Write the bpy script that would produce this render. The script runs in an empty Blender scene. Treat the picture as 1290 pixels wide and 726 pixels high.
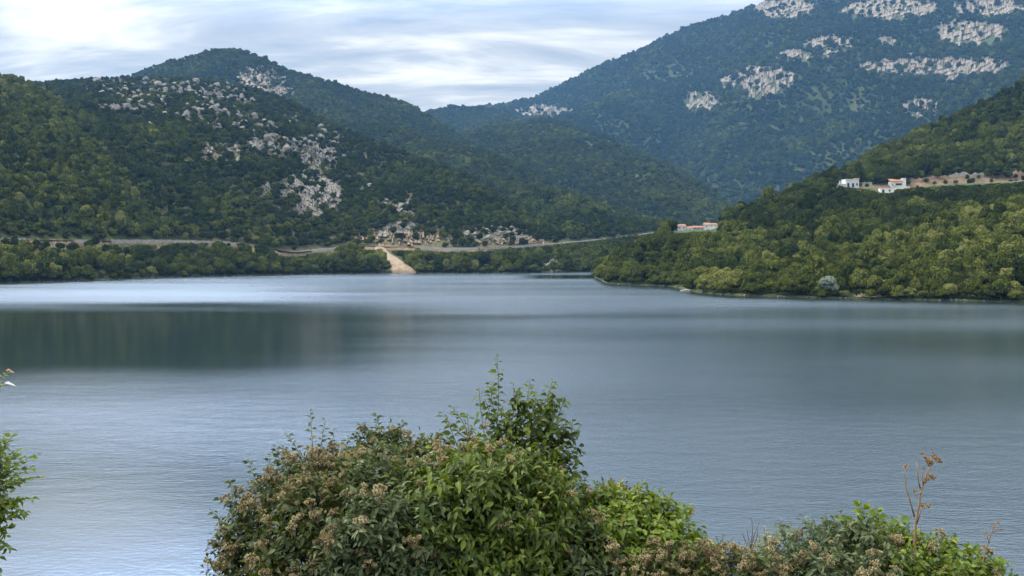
import bpy, math, random
import numpy as np
from mathutils import Vector, Matrix

random.seed(7)
RNG = np.random.default_rng(7)
S = bpy.context.scene
COL = S.collection

# ------------------------------------------------------------------ camera, sky, sun, exposure
F = 1383.0          # focal length in photograph pixels (1290 wide)
HOR = 317.0         # row of the horizon in the photograph
CX = 645.0
EYE = 14.0          # camera height above the lake
cam = bpy.data.cameras.new('camera')
cam.sensor_width = 36.0
cam.lens = 36.0 * F / 1290.0
cam.shift_y = (HOR - 363.0) / 1290.0
cam.clip_start = 0.1
cam.clip_end = 20000
camo = bpy.data.objects.new('camera', cam)
camo.location = (0, 0, EYE)
camo.rotation_euler = (math.radians(90), 0, 0)
COL.objects.link(camo)
S.camera = camo

SUN_EL, SUN_ROT = math.radians(56), math.radians(-78)
world = bpy.data.worlds.new('World')
S.world = world
world.use_nodes = True
nt = world.node_tree
nt.nodes.clear()
def wn(t, **kw):
    n = nt.nodes.new(t)
    for k, v in kw.items():
        setattr(n, k, v)
    return n
def wmath(op, a, b=None, c=None):
    n = wn('ShaderNodeMath', operation=op)
    for i, v in enumerate((a, b, c)):
        if v is None: continue
        if isinstance(v, (int, float)): n.inputs[i].default_value = v
        else: nt.links.new(v, n.inputs[i])
    return n.outputs[0]
sky = wn('ShaderNodeTexSky', sky_type='NISHITA')
sky.sun_disc = False
sky.sun_elevation = SUN_EL
sky.sun_rotation = SUN_ROT
sky.air_density = 1.0
sky.dust_density = 1.5
sky.ozone_density = 1.5
tc = wn('ShaderNodeTexCoord')
sep = wn('ShaderNodeSeparateXYZ')
nt.links.new(tc.outputs['Generated'], sep.inputs[0])
zc = wmath('MAXIMUM', sep.outputs['Z'], 0.0)
den = wmath('ADD', zc, 0.16)
comb = wn('ShaderNodeCombineXYZ')
nt.links.new(wmath('DIVIDE', sep.outputs['X'], den), comb.inputs[0])
nt.links.new(wmath('DIVIDE', sep.outputs['Y'], den), comb.inputs[1])
mp = wn('ShaderNodeMapping')
mp.inputs['Rotation'].default_value = (0, 0, math.radians(14))
mp.inputs['Scale'].default_value = (0.42, 1.0, 1.0)
mp.inputs['Location'].default_value = (3.3, 0.35, 0)
nt.links.new(comb.outputs[0], mp.inputs['Vector'])
nz = wn('ShaderNodeTexNoise')
nz.inputs['Scale'].default_value = 2.5
nz.inputs['Detail'].default_value = 5
nz.inputs['Roughness'].default_value = 0.58
nz.inputs['Distortion'].default_value = 0.5
nt.links.new(mp.outputs[0], nz.inputs['Vector'])
ramp = wn('ShaderNodeValToRGB')
e = ramp.color_ramp.elements
e[0].position = 0.37; e[0].color = (0.38, 0.445, 0.55, 1)
e[1].position = 0.63; e[1].color = (1.16, 1.14, 1.09, 1)
m1 = ramp.color_ramp.elements.new(0.50); m1.color = (0.64, 0.665, 0.705, 1)
nt.links.new(nz.outputs['Fac'], ramp.inputs[0])
# overcast sky: brighter above the frame, its blue band raised to brighten the lake
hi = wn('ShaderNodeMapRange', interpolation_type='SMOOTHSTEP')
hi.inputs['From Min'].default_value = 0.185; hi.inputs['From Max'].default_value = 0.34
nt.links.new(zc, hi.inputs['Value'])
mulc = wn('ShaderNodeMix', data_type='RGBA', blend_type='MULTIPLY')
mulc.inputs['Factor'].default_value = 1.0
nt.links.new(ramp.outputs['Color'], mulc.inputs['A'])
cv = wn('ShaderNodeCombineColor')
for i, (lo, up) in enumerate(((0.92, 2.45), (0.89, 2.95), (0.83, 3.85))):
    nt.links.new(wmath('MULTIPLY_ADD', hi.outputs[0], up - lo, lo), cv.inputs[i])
# the cloud glows round the hidden sun, and in one added patch
dt = wn('ShaderNodeVectorMath', operation='DOT_PRODUCT')
nt.links.new(tc.outputs['Generated'], dt.inputs[0])
dt.inputs[1].default_value = (math.sin(SUN_ROT) * math.cos(SUN_EL), math.cos(SUN_ROT) * math.cos(SUN_EL), math.sin(SUN_EL))
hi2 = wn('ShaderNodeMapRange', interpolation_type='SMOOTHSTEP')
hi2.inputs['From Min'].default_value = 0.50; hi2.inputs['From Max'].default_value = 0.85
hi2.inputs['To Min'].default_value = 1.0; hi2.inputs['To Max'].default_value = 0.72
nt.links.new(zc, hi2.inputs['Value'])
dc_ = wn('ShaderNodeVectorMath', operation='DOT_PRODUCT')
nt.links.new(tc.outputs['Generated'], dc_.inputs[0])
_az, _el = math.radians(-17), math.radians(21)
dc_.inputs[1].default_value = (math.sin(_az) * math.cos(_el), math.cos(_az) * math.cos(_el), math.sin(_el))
spot = wmath('MULTIPLY', wmath('POWER', wmath('MAXIMUM', dc_.outputs['Value'], 0.0), 45.0), 3.0)  # bright patch added above the frame to whiten the lake's reflection at left
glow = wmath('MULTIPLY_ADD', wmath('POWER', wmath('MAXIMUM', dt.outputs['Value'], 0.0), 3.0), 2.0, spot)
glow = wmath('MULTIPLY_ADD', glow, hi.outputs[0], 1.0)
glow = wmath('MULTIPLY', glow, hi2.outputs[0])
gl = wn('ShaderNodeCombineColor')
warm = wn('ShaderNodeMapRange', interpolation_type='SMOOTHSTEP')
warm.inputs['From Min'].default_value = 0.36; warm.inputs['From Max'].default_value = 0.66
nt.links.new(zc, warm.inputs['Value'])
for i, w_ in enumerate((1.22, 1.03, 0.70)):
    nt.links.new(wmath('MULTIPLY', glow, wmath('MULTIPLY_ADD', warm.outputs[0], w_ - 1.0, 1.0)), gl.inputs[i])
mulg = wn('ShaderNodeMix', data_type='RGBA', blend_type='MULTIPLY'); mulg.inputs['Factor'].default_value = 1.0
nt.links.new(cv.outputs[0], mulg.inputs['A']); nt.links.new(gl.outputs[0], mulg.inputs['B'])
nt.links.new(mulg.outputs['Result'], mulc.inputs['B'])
bg_sky = wn('ShaderNodeBackground'); bg_sky.inputs['Strength'].default_value = 0.06
nt.links.new(sky.outputs[0], bg_sky.inputs['Color'])
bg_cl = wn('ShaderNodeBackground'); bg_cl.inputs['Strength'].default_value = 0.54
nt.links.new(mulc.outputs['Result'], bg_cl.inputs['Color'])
mixb = wn('ShaderNodeMixShader')
mixb.inputs['Fac'].default_value = 0.88
nt.links.new(bg_sky.outputs[0], mixb.inputs[1])
nt.links.new(bg_cl.outputs[0], mixb.inputs[2])
out = wn('ShaderNodeOutputWorld')
nt.links.new(mixb.outputs[0], out.inputs['Surface'])

sun = bpy.data.lights.new('sun', 'SUN')
sun.energy = 1.5
sun.angle = math.radians(10)
sun.color = (1.0, 0.88, 0.68)
suno = bpy.data.objects.new('sun', sun)
sd = Vector((math.sin(SUN_ROT) * math.cos(SUN_EL), math.cos(SUN_ROT) * math.cos(SUN_EL), math.sin(SUN_EL)))
suno.rotation_euler = (-sd).to_track_quat('-Z', 'Y').to_euler()
suno.location = sd * 300
COL.objects.link(suno)

vs = S.view_settings
vs.view_transform = 'Standard'; vs.look = 'None'; vs.gamma = 1.0; vs.use_curve_mapping = False
vs.exposure = 1.15
S.render.engine = 'CYCLES'
S.cycles.use_denoising = True
S.cycles.max_bounces = 6
S.cycles.diffuse_bounces = 3
S.cycles.glossy_bounces = 3
S.cycles.transmission_bounces = 4
S.cycles.volume_bounces = 1
S.cycles.caustics_reflective = False
S.cycles.caustics_refractive = False

HAZE_DENSITY = 0.000040

# ------------------------------------------------------------------ helpers
def smooth(a, b, x):
    t = np.clip((x - a) / (b - a), 0, 1)
    return t * t * (3 - 2 * t)

class Noise2:
    def __init__(self, seed):
        self.g = np.random.default_rng(seed).random((256, 256))
    def __call__(self, x, y):
        xi = np.floor(x).astype(int); yi = np.floor(y).astype(int)
        fx = x - xi; fy = y - yi
        fx = fx * fx * (3 - 2 * fx); fy = fy * fy * (3 - 2 * fy)
        g = self.g
        a = g[xi & 255, yi & 255]; b = g[(xi + 1) & 255, yi & 255]
        c = g[xi & 255, (yi + 1) & 255]; d = g[(xi + 1) & 255, (yi + 1) & 255]
        return (a * (1 - fx) + b * fx) * (1 - fy) + (c * (1 - fx) + d * fx) * fy
N1, N2, N3 = Noise2(1), Noise2(2), Noise2(3)
def fbm(n, x, y, scale, octs=4, gain=0.5):
    v = 0; a = 1; s = 0
    for k in range(octs):
        v = v + a * n(x / scale * 2 ** k + 17.3 * k, y / scale * 2 ** k - 9.1 * k)
        s += a; a *= gain
    return v / s            # 0..1, mean .5

def tag(o, label=None, cat=None, group=None, kind=None):
    if label: o['label'] = label
    if cat: o['category'] = cat
    if group: o['group'] = group
    if kind: o['kind'] = kind
    return o
def empty(name, loc, label=None, cat=None, group=None, rz=0.0):
    o = bpy.data.objects.new(name, None)
    o.location = loc; o.rotation_euler = (0, 0, rz)
    o.empty_display_size = 0.2
    COL.objects.link(o)
    return tag(o, label, cat, group)
def mesh_np(name, verts, faces, mats=None, smooth_sh=False, midx=None, attrs=None):
    """verts (n,3); faces: array (m,k) or list of arrays with different k"""
    me = bpy.data.meshes.new(name)
    verts = np.asarray(verts, dtype=np.float32)
    if isinstance(faces, np.ndarray): faces = [faces]
    faces = [f for f in faces if len(f)]
    loops = np.concatenate([f.ravel() for f in faces]).astype(np.int32)
    tot = np.concatenate([np.full(len(f), f.shape[1], np.int32) for f in faces])
    start = np.concatenate([[0], np.cumsum(tot)[:-1]]).astype(np.int32)
    me.vertices.add(len(verts)); me.vertices.foreach_set('co', verts.ravel())
    me.loops.add(len(loops)); me.loops.foreach_set('vertex_index', loops)
    me.polygons.add(len(tot)); me.polygons.foreach_set('loop_start', start)
    me.polygons.foreach_set('loop_total', tot)
    if midx is not None: me.polygons.foreach_set('material_index', np.asarray(midx, np.int32))
    me.polygons.foreach_set('use_smooth', np.full(len(tot), smooth_sh, bool))
    for m in (mats or []): me.materials.append(m)
    for k, v in (attrs or {}).items():
        at = me.attributes.new(k, 'FLOAT', 'POINT'); at.data.foreach_set('value', np.asarray(v, np.float32))
    me.update(calc_edges=True)
    return me
def link(name, me, parent=None, loc=None):
    o = bpy.data.objects.new(name, me)
    COL.objects.link(o)
    if parent is not None: o.parent = parent
    if loc is not None: o.location = loc
    return o

class MB:
    """collects boxes, prisms and tubes into one mesh"""
    def __init__(self): self.v = []; self.f = []
    def box(self, x0, x1, y0, y1, z0, z1):
        b = len(self.v)
        self.v += [(x0,y0,z0),(x1,y0,z0),(x1,y1,z0),(x0,y1,z0),(x0,y0,z1),(x1,y0,z1),(x1,y1,z1),(x0,y1,z1)]
        self.f += [tuple(b+i for i in q) for q in ((0,3,2,1),(4,5,6,7),(0,1,5,4),(1,2,6,5),(2,3,7,6),(3,0,4,7))]
        return self
    def poly(self, pts):
        b = len(self.v); self.v += [tuple(p) for p in pts]; self.f.append(tuple(range(b, b+len(pts)))); return self
    def tube(self, pts, rad, n=6):
        pts = [Vector(p) for p in pts]
        if not hasattr(rad, '__len__'): rad = [rad]*len(pts)
        b = len(self.v)
        ref = Vector((0.31, 0.87, 0.21)).normalized()
        for i, p in enumerate(pts):
            t = (pts[min(i+1, len(pts)-1)] - pts[max(i-1, 0)]).normalized()
            a = t.cross(ref)
            if a.length < 1e-3: a = t.cross(Vector((1, 0, 0)))
            a.normalize(); c = t.cross(a)
            for k in range(n):
                an = 2*math.pi*k/n
                self.v.append(tuple(p + (a*math.cos(an) + c*math.sin(an))*rad[i]))
        for i in range(len(pts)-1):
            for k in range(n):
                k2 = (k+1) % n
                self.f.append((b+i*n+k, b+i*n+k2, b+(i+1)*n+k2, b+(i+1)*n+k))
        self.f.append(tuple(b+k for k in reversed(range(n))))
        self.f.append(tuple(b+(len(pts)-1)*n+k for k in range(n)))
        return self
    def build(self, name, mat, parent=None, loc=None, smooth_sh=False):
        me = bpy.data.meshes.new(name)
        me.from_pydata(self.v, [], self.f); me.update()
        me.materials.append(mat)
        if smooth_sh:
            for p in me.polygons: p.use_smooth = True
        return link(name, me, parent, loc)

# ------------------------------------------------------------------ materials
def new_mat(name):
    m = bpy.data.materials.new(name); m.use_nodes = True
    t = m.node_tree; t.nodes.clear()
    o = t.nodes.new('ShaderNodeOutputMaterial')
    return m, t, o
def L(t, a, b): t.links.new(a, b)
def ramp_node(t, stops, fac=None):
    r = t.nodes.new('ShaderNodeValToRGB'); el = r.color_ramp.elements
    while len(el) < len(stops): el.new(0.5)
    for q, (p, c) in zip(el, stops):
        q.position = p; q.color = (*c, 1)
    if fac is not None: L(t, fac, r.inputs[0])
    return r.outputs['Color']
def noise_node(t, scale, detail=4, rough=0.55, vec=None):
    n = t.nodes.new('ShaderNodeTexNoise')
    n.inputs['Scale'].default_value = scale; n.inputs['Detail'].default_value = detail
    n.inputs['Roughness'].default_value = rough
    if vec is not None: L(t, vec, n.inputs['Vector'])
    return n.outputs['Fac']
def pos_node(t): return t.nodes.new('ShaderNodeNewGeometry').outputs['Position']
def simple_mat(name, col, rough=0.7, var=0.25, scale=3.0, bump=0.0, spec=0.3, metallic=0.0):
    m, t, o = new_mat(name)
    b = t.nodes.new('ShaderNodeBsdfPrincipled')
    b.inputs['Roughness'].default_value = rough
    b.inputs['Specular IOR Level'].default_value = spec
    b.inputs['Metallic'].default_value = metallic
    tcn = t.nodes.new('ShaderNodeTexCoord')
    n = noise_node(t, scale, 5, 0.6, tcn.outputs['Object'])
    c = ramp_node(t, [(0.25, tuple(x*(1-var) for x in col)), (0.75, tuple(min(1, x*(1+var)) for x in col))], n)
    L(t, c, b.inputs['Base Color'])
    if bump:
        bn = t.nodes.new('ShaderNodeBump'); bn.inputs['Strength'].default_value = bump
        L(t, n, bn.inputs['Height']); L(t, bn.outputs[0], b.inputs['Normal'])
    L(t, b.outputs[0], o.inputs[0])
    return m
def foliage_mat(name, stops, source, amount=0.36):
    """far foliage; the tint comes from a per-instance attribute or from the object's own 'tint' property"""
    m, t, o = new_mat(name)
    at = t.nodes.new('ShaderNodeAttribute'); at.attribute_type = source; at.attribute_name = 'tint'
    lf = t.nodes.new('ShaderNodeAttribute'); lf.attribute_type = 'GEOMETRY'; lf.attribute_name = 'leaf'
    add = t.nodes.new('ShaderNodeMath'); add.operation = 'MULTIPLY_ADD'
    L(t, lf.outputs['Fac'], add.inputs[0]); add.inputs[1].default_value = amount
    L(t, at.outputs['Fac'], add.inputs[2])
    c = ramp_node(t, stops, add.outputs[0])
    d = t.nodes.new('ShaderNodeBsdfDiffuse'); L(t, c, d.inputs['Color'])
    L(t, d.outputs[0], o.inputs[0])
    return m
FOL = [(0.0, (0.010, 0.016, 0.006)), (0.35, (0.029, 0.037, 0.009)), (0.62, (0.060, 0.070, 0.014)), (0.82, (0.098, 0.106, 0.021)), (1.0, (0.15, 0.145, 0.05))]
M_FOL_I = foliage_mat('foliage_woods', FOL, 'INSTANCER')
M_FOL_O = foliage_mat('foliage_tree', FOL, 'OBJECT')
M_SILVER = foliage_mat('foliage_silver', [(0.0, (0.10, 0.125, 0.085)), (1.0, (0.25, 0.27, 0.21))], 'OBJECT')
M_TRUNK = simple_mat('bark', (0.075, 0.058, 0.042), 0.9, 0.4, 4.0, 0.4)

def rock_mat(name, lo, mid, hi, scale):
    m, t, o = new_mat(name)
    b = t.nodes.new('ShaderNodeBsdfPrincipled')
    b.inputs['Roughness'].default_value = 0.9; b.inputs['Specular IOR Level'].default_value = 0.2
    p = pos_node(t)
    mpn = t.nodes.new('ShaderNodeMapping'); mpn.inputs['Scale'].default_value = (1, 1, 0.45)
    L(t, p, mpn.inputs['Vector'])
    n = noise_node(t, scale, 8, 0.68, mpn.outputs[0])
    c = ramp_node(t, [(0.28, lo), (0.46, mid), (0.7, hi)], n)
    L(t, c, b.inputs['Base Color'])
    bn = t.nodes.new('ShaderNodeBump'); bn.inputs['Strength'].default_value = 0.6; bn.inputs['Distance'].default_value = 1.0
    L(t, n, bn.inputs['Height']); L(t, bn.outputs[0], b.inputs['Normal'])
    L(t, b.outputs[0], o.inputs[0])
    return m
M_ROCK = rock_mat('limestone', (0.045, 0.041, 0.036), (0.125, 0.111, 0.096), (0.225, 0.203, 0.175), 0.34)
M_CLIFF = rock_mat('cliff_limestone', (0.05, 0.043, 0.037), (0.155, 0.127, 0.101), (0.275, 0.230, 0.185), 0.085)
M_REDROCK = rock_mat('rust_rock', (0.06, 0.042, 0.03), (0.145, 0.10, 0.07), (0.24, 0.185, 0.14), 0.3)

def terrain_mat():
    m, t, o = new_mat('hill_ground')
    b = t.nodes.new('ShaderNodeBsdfPrincipled')
    b.inputs['Roughness'].default_value = 0.95; b.inputs['Specular IOR Level'].default_value = 0.1
    p = pos_node(t)
    n1 = noise_node(t, 0.05, 6, 0.6, p)
    n2 = noise_node(t, 0.35, 6, 0.65, p)
    scrub = ramp_node(t, [(0.3, (0.022, 0.030, 0.013)), (0.55, (0.045, 0.055, 0.02)), (0.75, (0.10, 0.095, 0.045))], n2)
    earth = ramp_node(t, [(0.3, (0.08, 0.053, 0.036)), (0.6, (0.165, 0.112, 0.078)), (0.8, (0.26, 0.20, 0.15))], n2)
    at = t.nodes.new('ShaderNodeAttribute'); at.attribute_name = 'bare'
    k = t.nodes.new('ShaderNodeMath'); k.operation = 'MULTIPLY_ADD'; k.use_clamp = True
    L(t, n1, k.inputs[0]); k.inputs[1].default_value = 1.6
    s = t.nodes.new('ShaderNodeMath'); s.operation = 'MULTIPLY_ADD'
    L(t, at.outputs['Fac'], s.inputs[0]); s.inputs[1].default_value = 2.0; s.inputs[2].default_value = -1.55
    L(t, s.outputs[0], k.inputs[2])
    mx = t.nodes.new('ShaderNodeMix'); mx.data_type = 'RGBA'
    L(t, k.outputs[0], mx.inputs['Factor']); L(t, scrub, mx.inputs['A']); L(t, earth, mx.inputs['B'])
    L(t, mx.outputs['Result'], b.inputs['Base Color'])
    L(t, b.outputs[0], o.inputs[0])
    return m
M_TERRAIN = terrain_mat()

# ------------------------------------------------------------------ terrain: hills built in depth
UMIN, UMAX, USTEP = -520.0, 1820.0, 2.6
US = np.arange(UMIN, UMAX, USTEP)
YS = np.exp(np.arange(math.log(230.0), math.log(4650.0), 0.0075))
NU, NY = len(US), len(YS)
def zrow(row, y): return EYE + (HOR - row) / F * y
def curve_u(knots, sig=7.0):
    k = np.array(knots, float)
    v = np.interp(US, k[:, 0], k[:, 1])
    r = int(3 * sig / USTEP); ker = np.exp(-0.5 * (np.arange(-r, r + 1) * USTEP / sig) ** 2); ker /= ker.sum()
    return np.convolve(np.pad(v, r, mode='edge'), ker, mode='valid')
def row_of(x, y, z): return HOR - F * (z - EYE) / y
def u_of(x, y): return CX + F * x / y

LEFT_SHORE = curve_u([(-520,392),(-200,366),(0,357),(100,354),(200,350),(300,347.5),(450,344.6),(640,344),(770,342.2),(900,341.5),(1820,341)])
Y_LSH = EYE * F / (LEFT_SHORE - HOR)
ROAD_Y = curve_u([(-520,360),(-200,470),(0,535),(100,580),(200,640),(300,690),(345,692),(400,735),(440,765),(520,775),(600,785),(650,810),(700,860),(740,920),(790,1010),(830,1090),(880,1200),(960,1400),(1820,1500)], 12)
ROAD_ROW = curve_u([(-520,292),(0,302),(100,304),(200,304),(280,305.5),(330,312),(360,318.5),(385,316.5),(420,313),(450,310.5),(520,311.5),(560,314),(600,313.5),(650,311),(690,308.5),(720,305),(780,299.5),(820,293.5),(880,290),(960,286),(1820,280)], 7)
ROAD_Z = EYE + (HOR - ROAD_ROW) / F * ROAD_Y

layers = []      # (name, list of stations (y array, z array))
def layer(name, stations): layers.append((name, stations))
# lake bed and left bank up to the road
layer('bank', [(Y_LSH - 60, np.full(NU, -6.0)), (Y_LSH - 2, np.full(NU, -0.6)), (Y_LSH + 2, np.full(NU, 0.5)),
               (Y_LSH + 0.45 * (ROAD_Y - Y_LSH), 0.42 * ROAD_Z), (ROAD_Y - 9, ROAD_Z - 4.0), (ROAD_Y - 4.6, ROAD_Z - 0.3), (ROAD_Y + 5, ROAD_Z),
               (ROAD_Y + 2000, ROAD_Z + 2.0)])
def hill(name, sil, depth, canopy, foot_y, foot_z, bulge=0.10, back=0.35):
    ry = curve_u(depth, 14); row = curve_u(sil, 6)
    rz = zrow(row, ry) - canopy
    fy = np.minimum(foot_y, ry - 25); fz = np.minimum(foot_z, rz)
    st = []
    for f in (0.0, 0.2, 0.4, 0.6, 0.8, 0.93, 1.0):
        prof = f + bulge * math.sin(math.pi * f) + 0.03 * math.sin(2 * math.pi * f)
        st.append((fy + (ry - fy) * f, fz + (rz - fz) * min(prof, 1.0 if f == 1.0 else prof)))
    st[-1] = (ry, rz)
    st.append((ry + 0.22 * ry, rz - back * 0.22 * ry))
    st.insert(0, (fy - 60, fz - 200))
    layer(name, st)
hill('slope_a', [(-520,20),(-200,48),(0,95),(40,107),(100,136),(150,163),(200,190),(250,213),(300,240),(350,268),(400,292),(440,306),(480,330),(600,380),(1820,400)],
     [(-520,720),(0,950),(100,930),(200,900),(300,850),(400,800),(440,790),(1820,790)], 4.5, ROAD_Y + 6, ROAD_Z + 0.5, 0.08)
hill('slope_b', [(-520,140),(0,112),(40,105),(95,101),(160,98),(240,100),(310,108),(370,128),(400,145),(430,160),(480,178),(511,190),(582,218),(635,250),(696,285),(723,302),(760,330),(1820,380)],
     [(-520,1500),(240,1500),(310,1450),(370,1400),(430,1250),(480,1200),(511,1150),(582,1080),(635,1000),(696,950),(723,930),(1820,930)], 3.0, ROAD_Y + 6, ROAD_Z + 0.5, 0.07)
hill('slope_c', [(-520,200),(60,140),(165,96),(190,86),(220,76),(250,68),(285,61),(310,65),(340,77),(360,87),(420,105),(450,114),(480,122),(510,133),(540,148),(560,160),(582,172),(643,201),(730,245),(800,272),(870,291),(940,310),(1820,350)],
     [(-520,2300),(540,2300),(582,2150),(643,1850),(730,1550),(800,1400),(870,1330),(1820,1330)], 5.0, np.maximum(ROAD_Y + 6, curve_u([(-520,1650),(300,1600),(430,1400),(511,1250),(600,1120),(660,1030),(715,930),(760,0),(1820,0)], 8)), ROAD_Z + 0.5, 0.07)
hill('slope_e', [(-520,300),(520,200),(586,167),(620,157),(646,153),(690,150),(725,159),(754,168),(800,186),(851,211),(894,236),(919,256),(960,288),(1100,330),(1820,350)],
     [(-520,2600),(690,2600),(754,2500),(851,2200),(919,2000),(960,1900),(1820,1900)], 5.0, np.full(NU, 1450.0), np.full(NU, 34.0), 0.08)
hill('slope_d', [(-520,300),(470,190),(520,152),(538,142),(555,136),(573,133),(604,134),(644,144),(680,160),(760,230),(1820,330)],
     [(-520,3350),(1820,3350)], 6.0, np.full(NU, 2700.0), np.full(NU, 180.0), 0.05)
hill('mountain', [(-520,300),(480,175),(560,144),(604,136),(640,131),(674,123),(700,111),(730,97),(760,80),(800,62),(830,50),(865,35),(900,22),(930,12),(955,2),(1000,-14),(1100,-48),(1200,-60),(1290,-50),(1600,-20),(1820,60)],
     [(-520,4200),(674,4150),(800,4000),(955,3750),(1100,3600),(1290,3400),(1820,3000)], 6.0,
     curve_u([(-520,3000),(600,3000),(800,2700),(950,2350),(1290,1900),(1820,1500)], 20), curve_u([(-520,60),(600,180),(800,120),(950,70),(1820,40)], 20), 0.05)
# near hill on the right
RSH = curve_u([(-520,300),(700,300),(730,326),(752,352),(764,357.2),(800,359),(845,361),(868,366.5),(885,369.5),(920,372),(1000,374.5),(1100,377),(1200,379),(1290,380.5),(1820,388)], 4)
Y_RSH = np.where(RSH > HOR + 8, EYE * F / np.maximum(RSH - HOR, 8), 2500.0)
gm_row = curve_u([(-520,420),(740,372),(765,354),(800,350),(850,352),(880,357),(919,343),(979,329),(1038,314),(1094,303),(1145,288),(1209,271),(1290,246),(1500,190),(1820,150)], 8)
gm_d = curve_u([(-520,30),(765,25),(880,40),(979,75),(1094,105),(1209,130),(1290,145),(1820,190)], 10)
GM_Y = Y_RSH + gm_d
GM_Z = np.maximum(zrow(gm_row, GM_Y) - 6.5, 1.2)
T_ROW = curve_u([(-520,420),(740,360),(765,357),(790,334),(830,312),(880,300),(930,288),(980,268),(1020,252),(1050,238),(1075,236),(1105,238),(1130,241),(1160,236),(1200,233),(1290,228),(1820,200)], 7)
T_Y = curve_u([(-520,520),(765,505),(830,545),(880,575),(930,610),(980,640),(1030,660),(1075,672),(1130,672),(1200,682),(1290,690),(1820,700)], 10)
T_Z = np.maximum(zrow(T_ROW, T_Y), 1.0)
G_ROW = curve_u([(-520,420),(740,362),(765,346),(790,326),(830,304),(880,291),(930,275),(980,250),(1030,226),(1080,201),(1150,170),(1230,130),(1290,98),(1600,-60),(1820,-100)], 6)
G_Y = curve_u([(-520,540),(765,530),(830,590),(880,630),(930,680),(980,740),(1030,790),(1080,830),(1150,870),(1230,905),(1290,930),(1820,950)], 14)
G_Z = zrow(G_ROW, G_Y) - 6.5
G_Z = np.maximum(G_Z, 1.0)
off = np.where(US < 725, -30.0, 0.0)
terr = smooth(1020, 1050, US)
layer('near_hill', [(Y_RSH - 50, np.full(NU, -8.0) + off), (Y_RSH - 2, -0.6 + off), (Y_RSH + 2, 0.6 + off),
                    (GM_Y, GM_Z + off), (GM_Y + 30, np.minimum(GM_Z - 1.5, T_Z * 0.9 + 1) + off),
                    (np.maximum(T_Y - 5, GM_Y + 40), T_Z + off), (np.maximum(T_Y + 18, GM_Y + 60), T_Z + off + terr * 1.0 + (1 - terr) * 4),
                    (np.maximum(T_Y + 22, GM_Y + 64), T_Z + off + terr * 5.0 + (1 - terr) * 5),
                    (np.maximum(G_Y, T_Y + 40), G_Z + off), (np.maximum(G_Y, T_Y + 40) * 1.25, G_Z - 0.3 * 0.25 * G_Y + off)])

H = np.full((NU, NY), -12.0); LID = np.zeros((NU, NY), int)
XX = (US[:, None] - CX) / F * YS[None, :]; YY = np.repeat(YS[None, :], NU, 0)
AMP = {'bank': (0.5, 12, 0.25), 'slope_a': (9, 150, 1.2), 'slope_b': (16, 190, 2.0), 'slope_c': (34, 300, 3.5), 'slope_e': (34, 300, 3.5),
       'slope_d': (22, 300, 3.0), 'mountain': (95, 560, 8.0), 'near_hill': (4.0, 75, 0.8)}
for li, (name, st) in enumerate(layers):
    sy = np.array([s[0] for s in st]); sz = np.array([s[1] for s in st])
    big, wl, small = AMP[name]
    Z = np.empty((NU, NY))
    for i in range(NU):
        Z[i] = np.interp(YS, sy[:, i], sz[:, i], left=-60, right=sz[-1, i] - 100)
    Z = np.where(YY < sy[0][:, None], -60, Z)
    wx = XX + 0.35 * wl * (fbm(N3, XX, YY, wl * 1.3, 2) - 0.5)
    r1 = 1 - np.abs(2 * fbm(N1, wx + 500, YY * 0.75, wl, 3) - 1) * 2        # ridged spurs
    n2 = fbm(N2, XX, YY, wl * 0.22, 3) - 0.5
    base = sz[1, :, None] if name not in ('bank', 'near_hill') else 0.0
    k = smooth(0.0, 1.0, (Z - base) / (3.0 * big + 1))
    if name not in ('bank', 'near_hill'):
        top = sy[-2][:, None]
        k = k * (0.25 + 0.75 * smooth(0.0, 0.35, np.abs(YY - top) / (top - sy[1][:, None])))
    if name == 'near_hill':
        ty = T_Y[:, None]
        k = k * (1 - terr[:, None] * np.exp(-((YY - ty - 6) / 22) ** 2))
    Z = Z + k * (big * (r1 - 0.45) + small * 2 * n2)
    up = Z > H
    H = np.where(up, Z, H); LID = np.where(up, li, LID)
LNAME = [l[0] for l in layers]
LI = {n: i for i, n in enumerate(LNAME)}

LOGY0, LOGDY = math.log(230.0), 0.0075
def grid_pos(x, y):
    fu = np.clip((CX + F * x / y - UMIN) / USTEP, 0, NU - 1.001)
    fy = np.clip((np.log(y) - LOGY0) / LOGDY, 0, NY - 1.001)
    return fu, fy
def height(x, y):
    x = np.asarray(x, float); y = np.asarray(y, float)
    fu, fy = grid_pos(x, y)
    i = fu.astype(int); j = fy.astype(int); a = fu - i; b = fy - j
    return (H[i, j] * (1 - a) + H[i + 1, j] * a) * (1 - b) + (H[i, j + 1] * (1 - a) + H[i + 1, j + 1] * a) * b
def layer_at(x, y):
    fu, fy = grid_pos(np.asarray(x, float), np.asarray(y, float))
    return LID[np.round(fu).astype(int), np.round(fy).astype(int)]
# running skyline per column, to find what can be seen
ELEV = (np.maximum(H, 0.0) - EYE) / YS[None, :]
SKYL = np.maximum.accumulate(ELEV, axis=1)
def seen(x, y, ztop, margin=0.0):
    fu, fy = grid_pos(x, y)
    i = np.round(fu).astype(int); j = np.maximum(fy.astype(int) - 2, 0)
    return (ztop + margin - EYE) / y > SKYL[i, j]
def at(px, row, ymin=235.0):
    """first ground point behind the photograph's pixel"""
    i = int(round((px - UMIN) / USTEP)); e = (HOR - row) / F
    j0 = int((math.log(ymin) - LOGY0) / LOGDY)
    for j in range(max(j0, 0), NY):
        if ELEV[i, j] >= e and H[i, j] > 0.0:
            y = YS[j]; return ((px - CX) / F * y, y, H[i, j])
    y = YS[-1]; return ((px - CX) / F * y, y, H[i, -1])
def road_dist(x, y):
    u = u_of(x, y); return y - np.interp(u, US, ROAD_Y)

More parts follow.
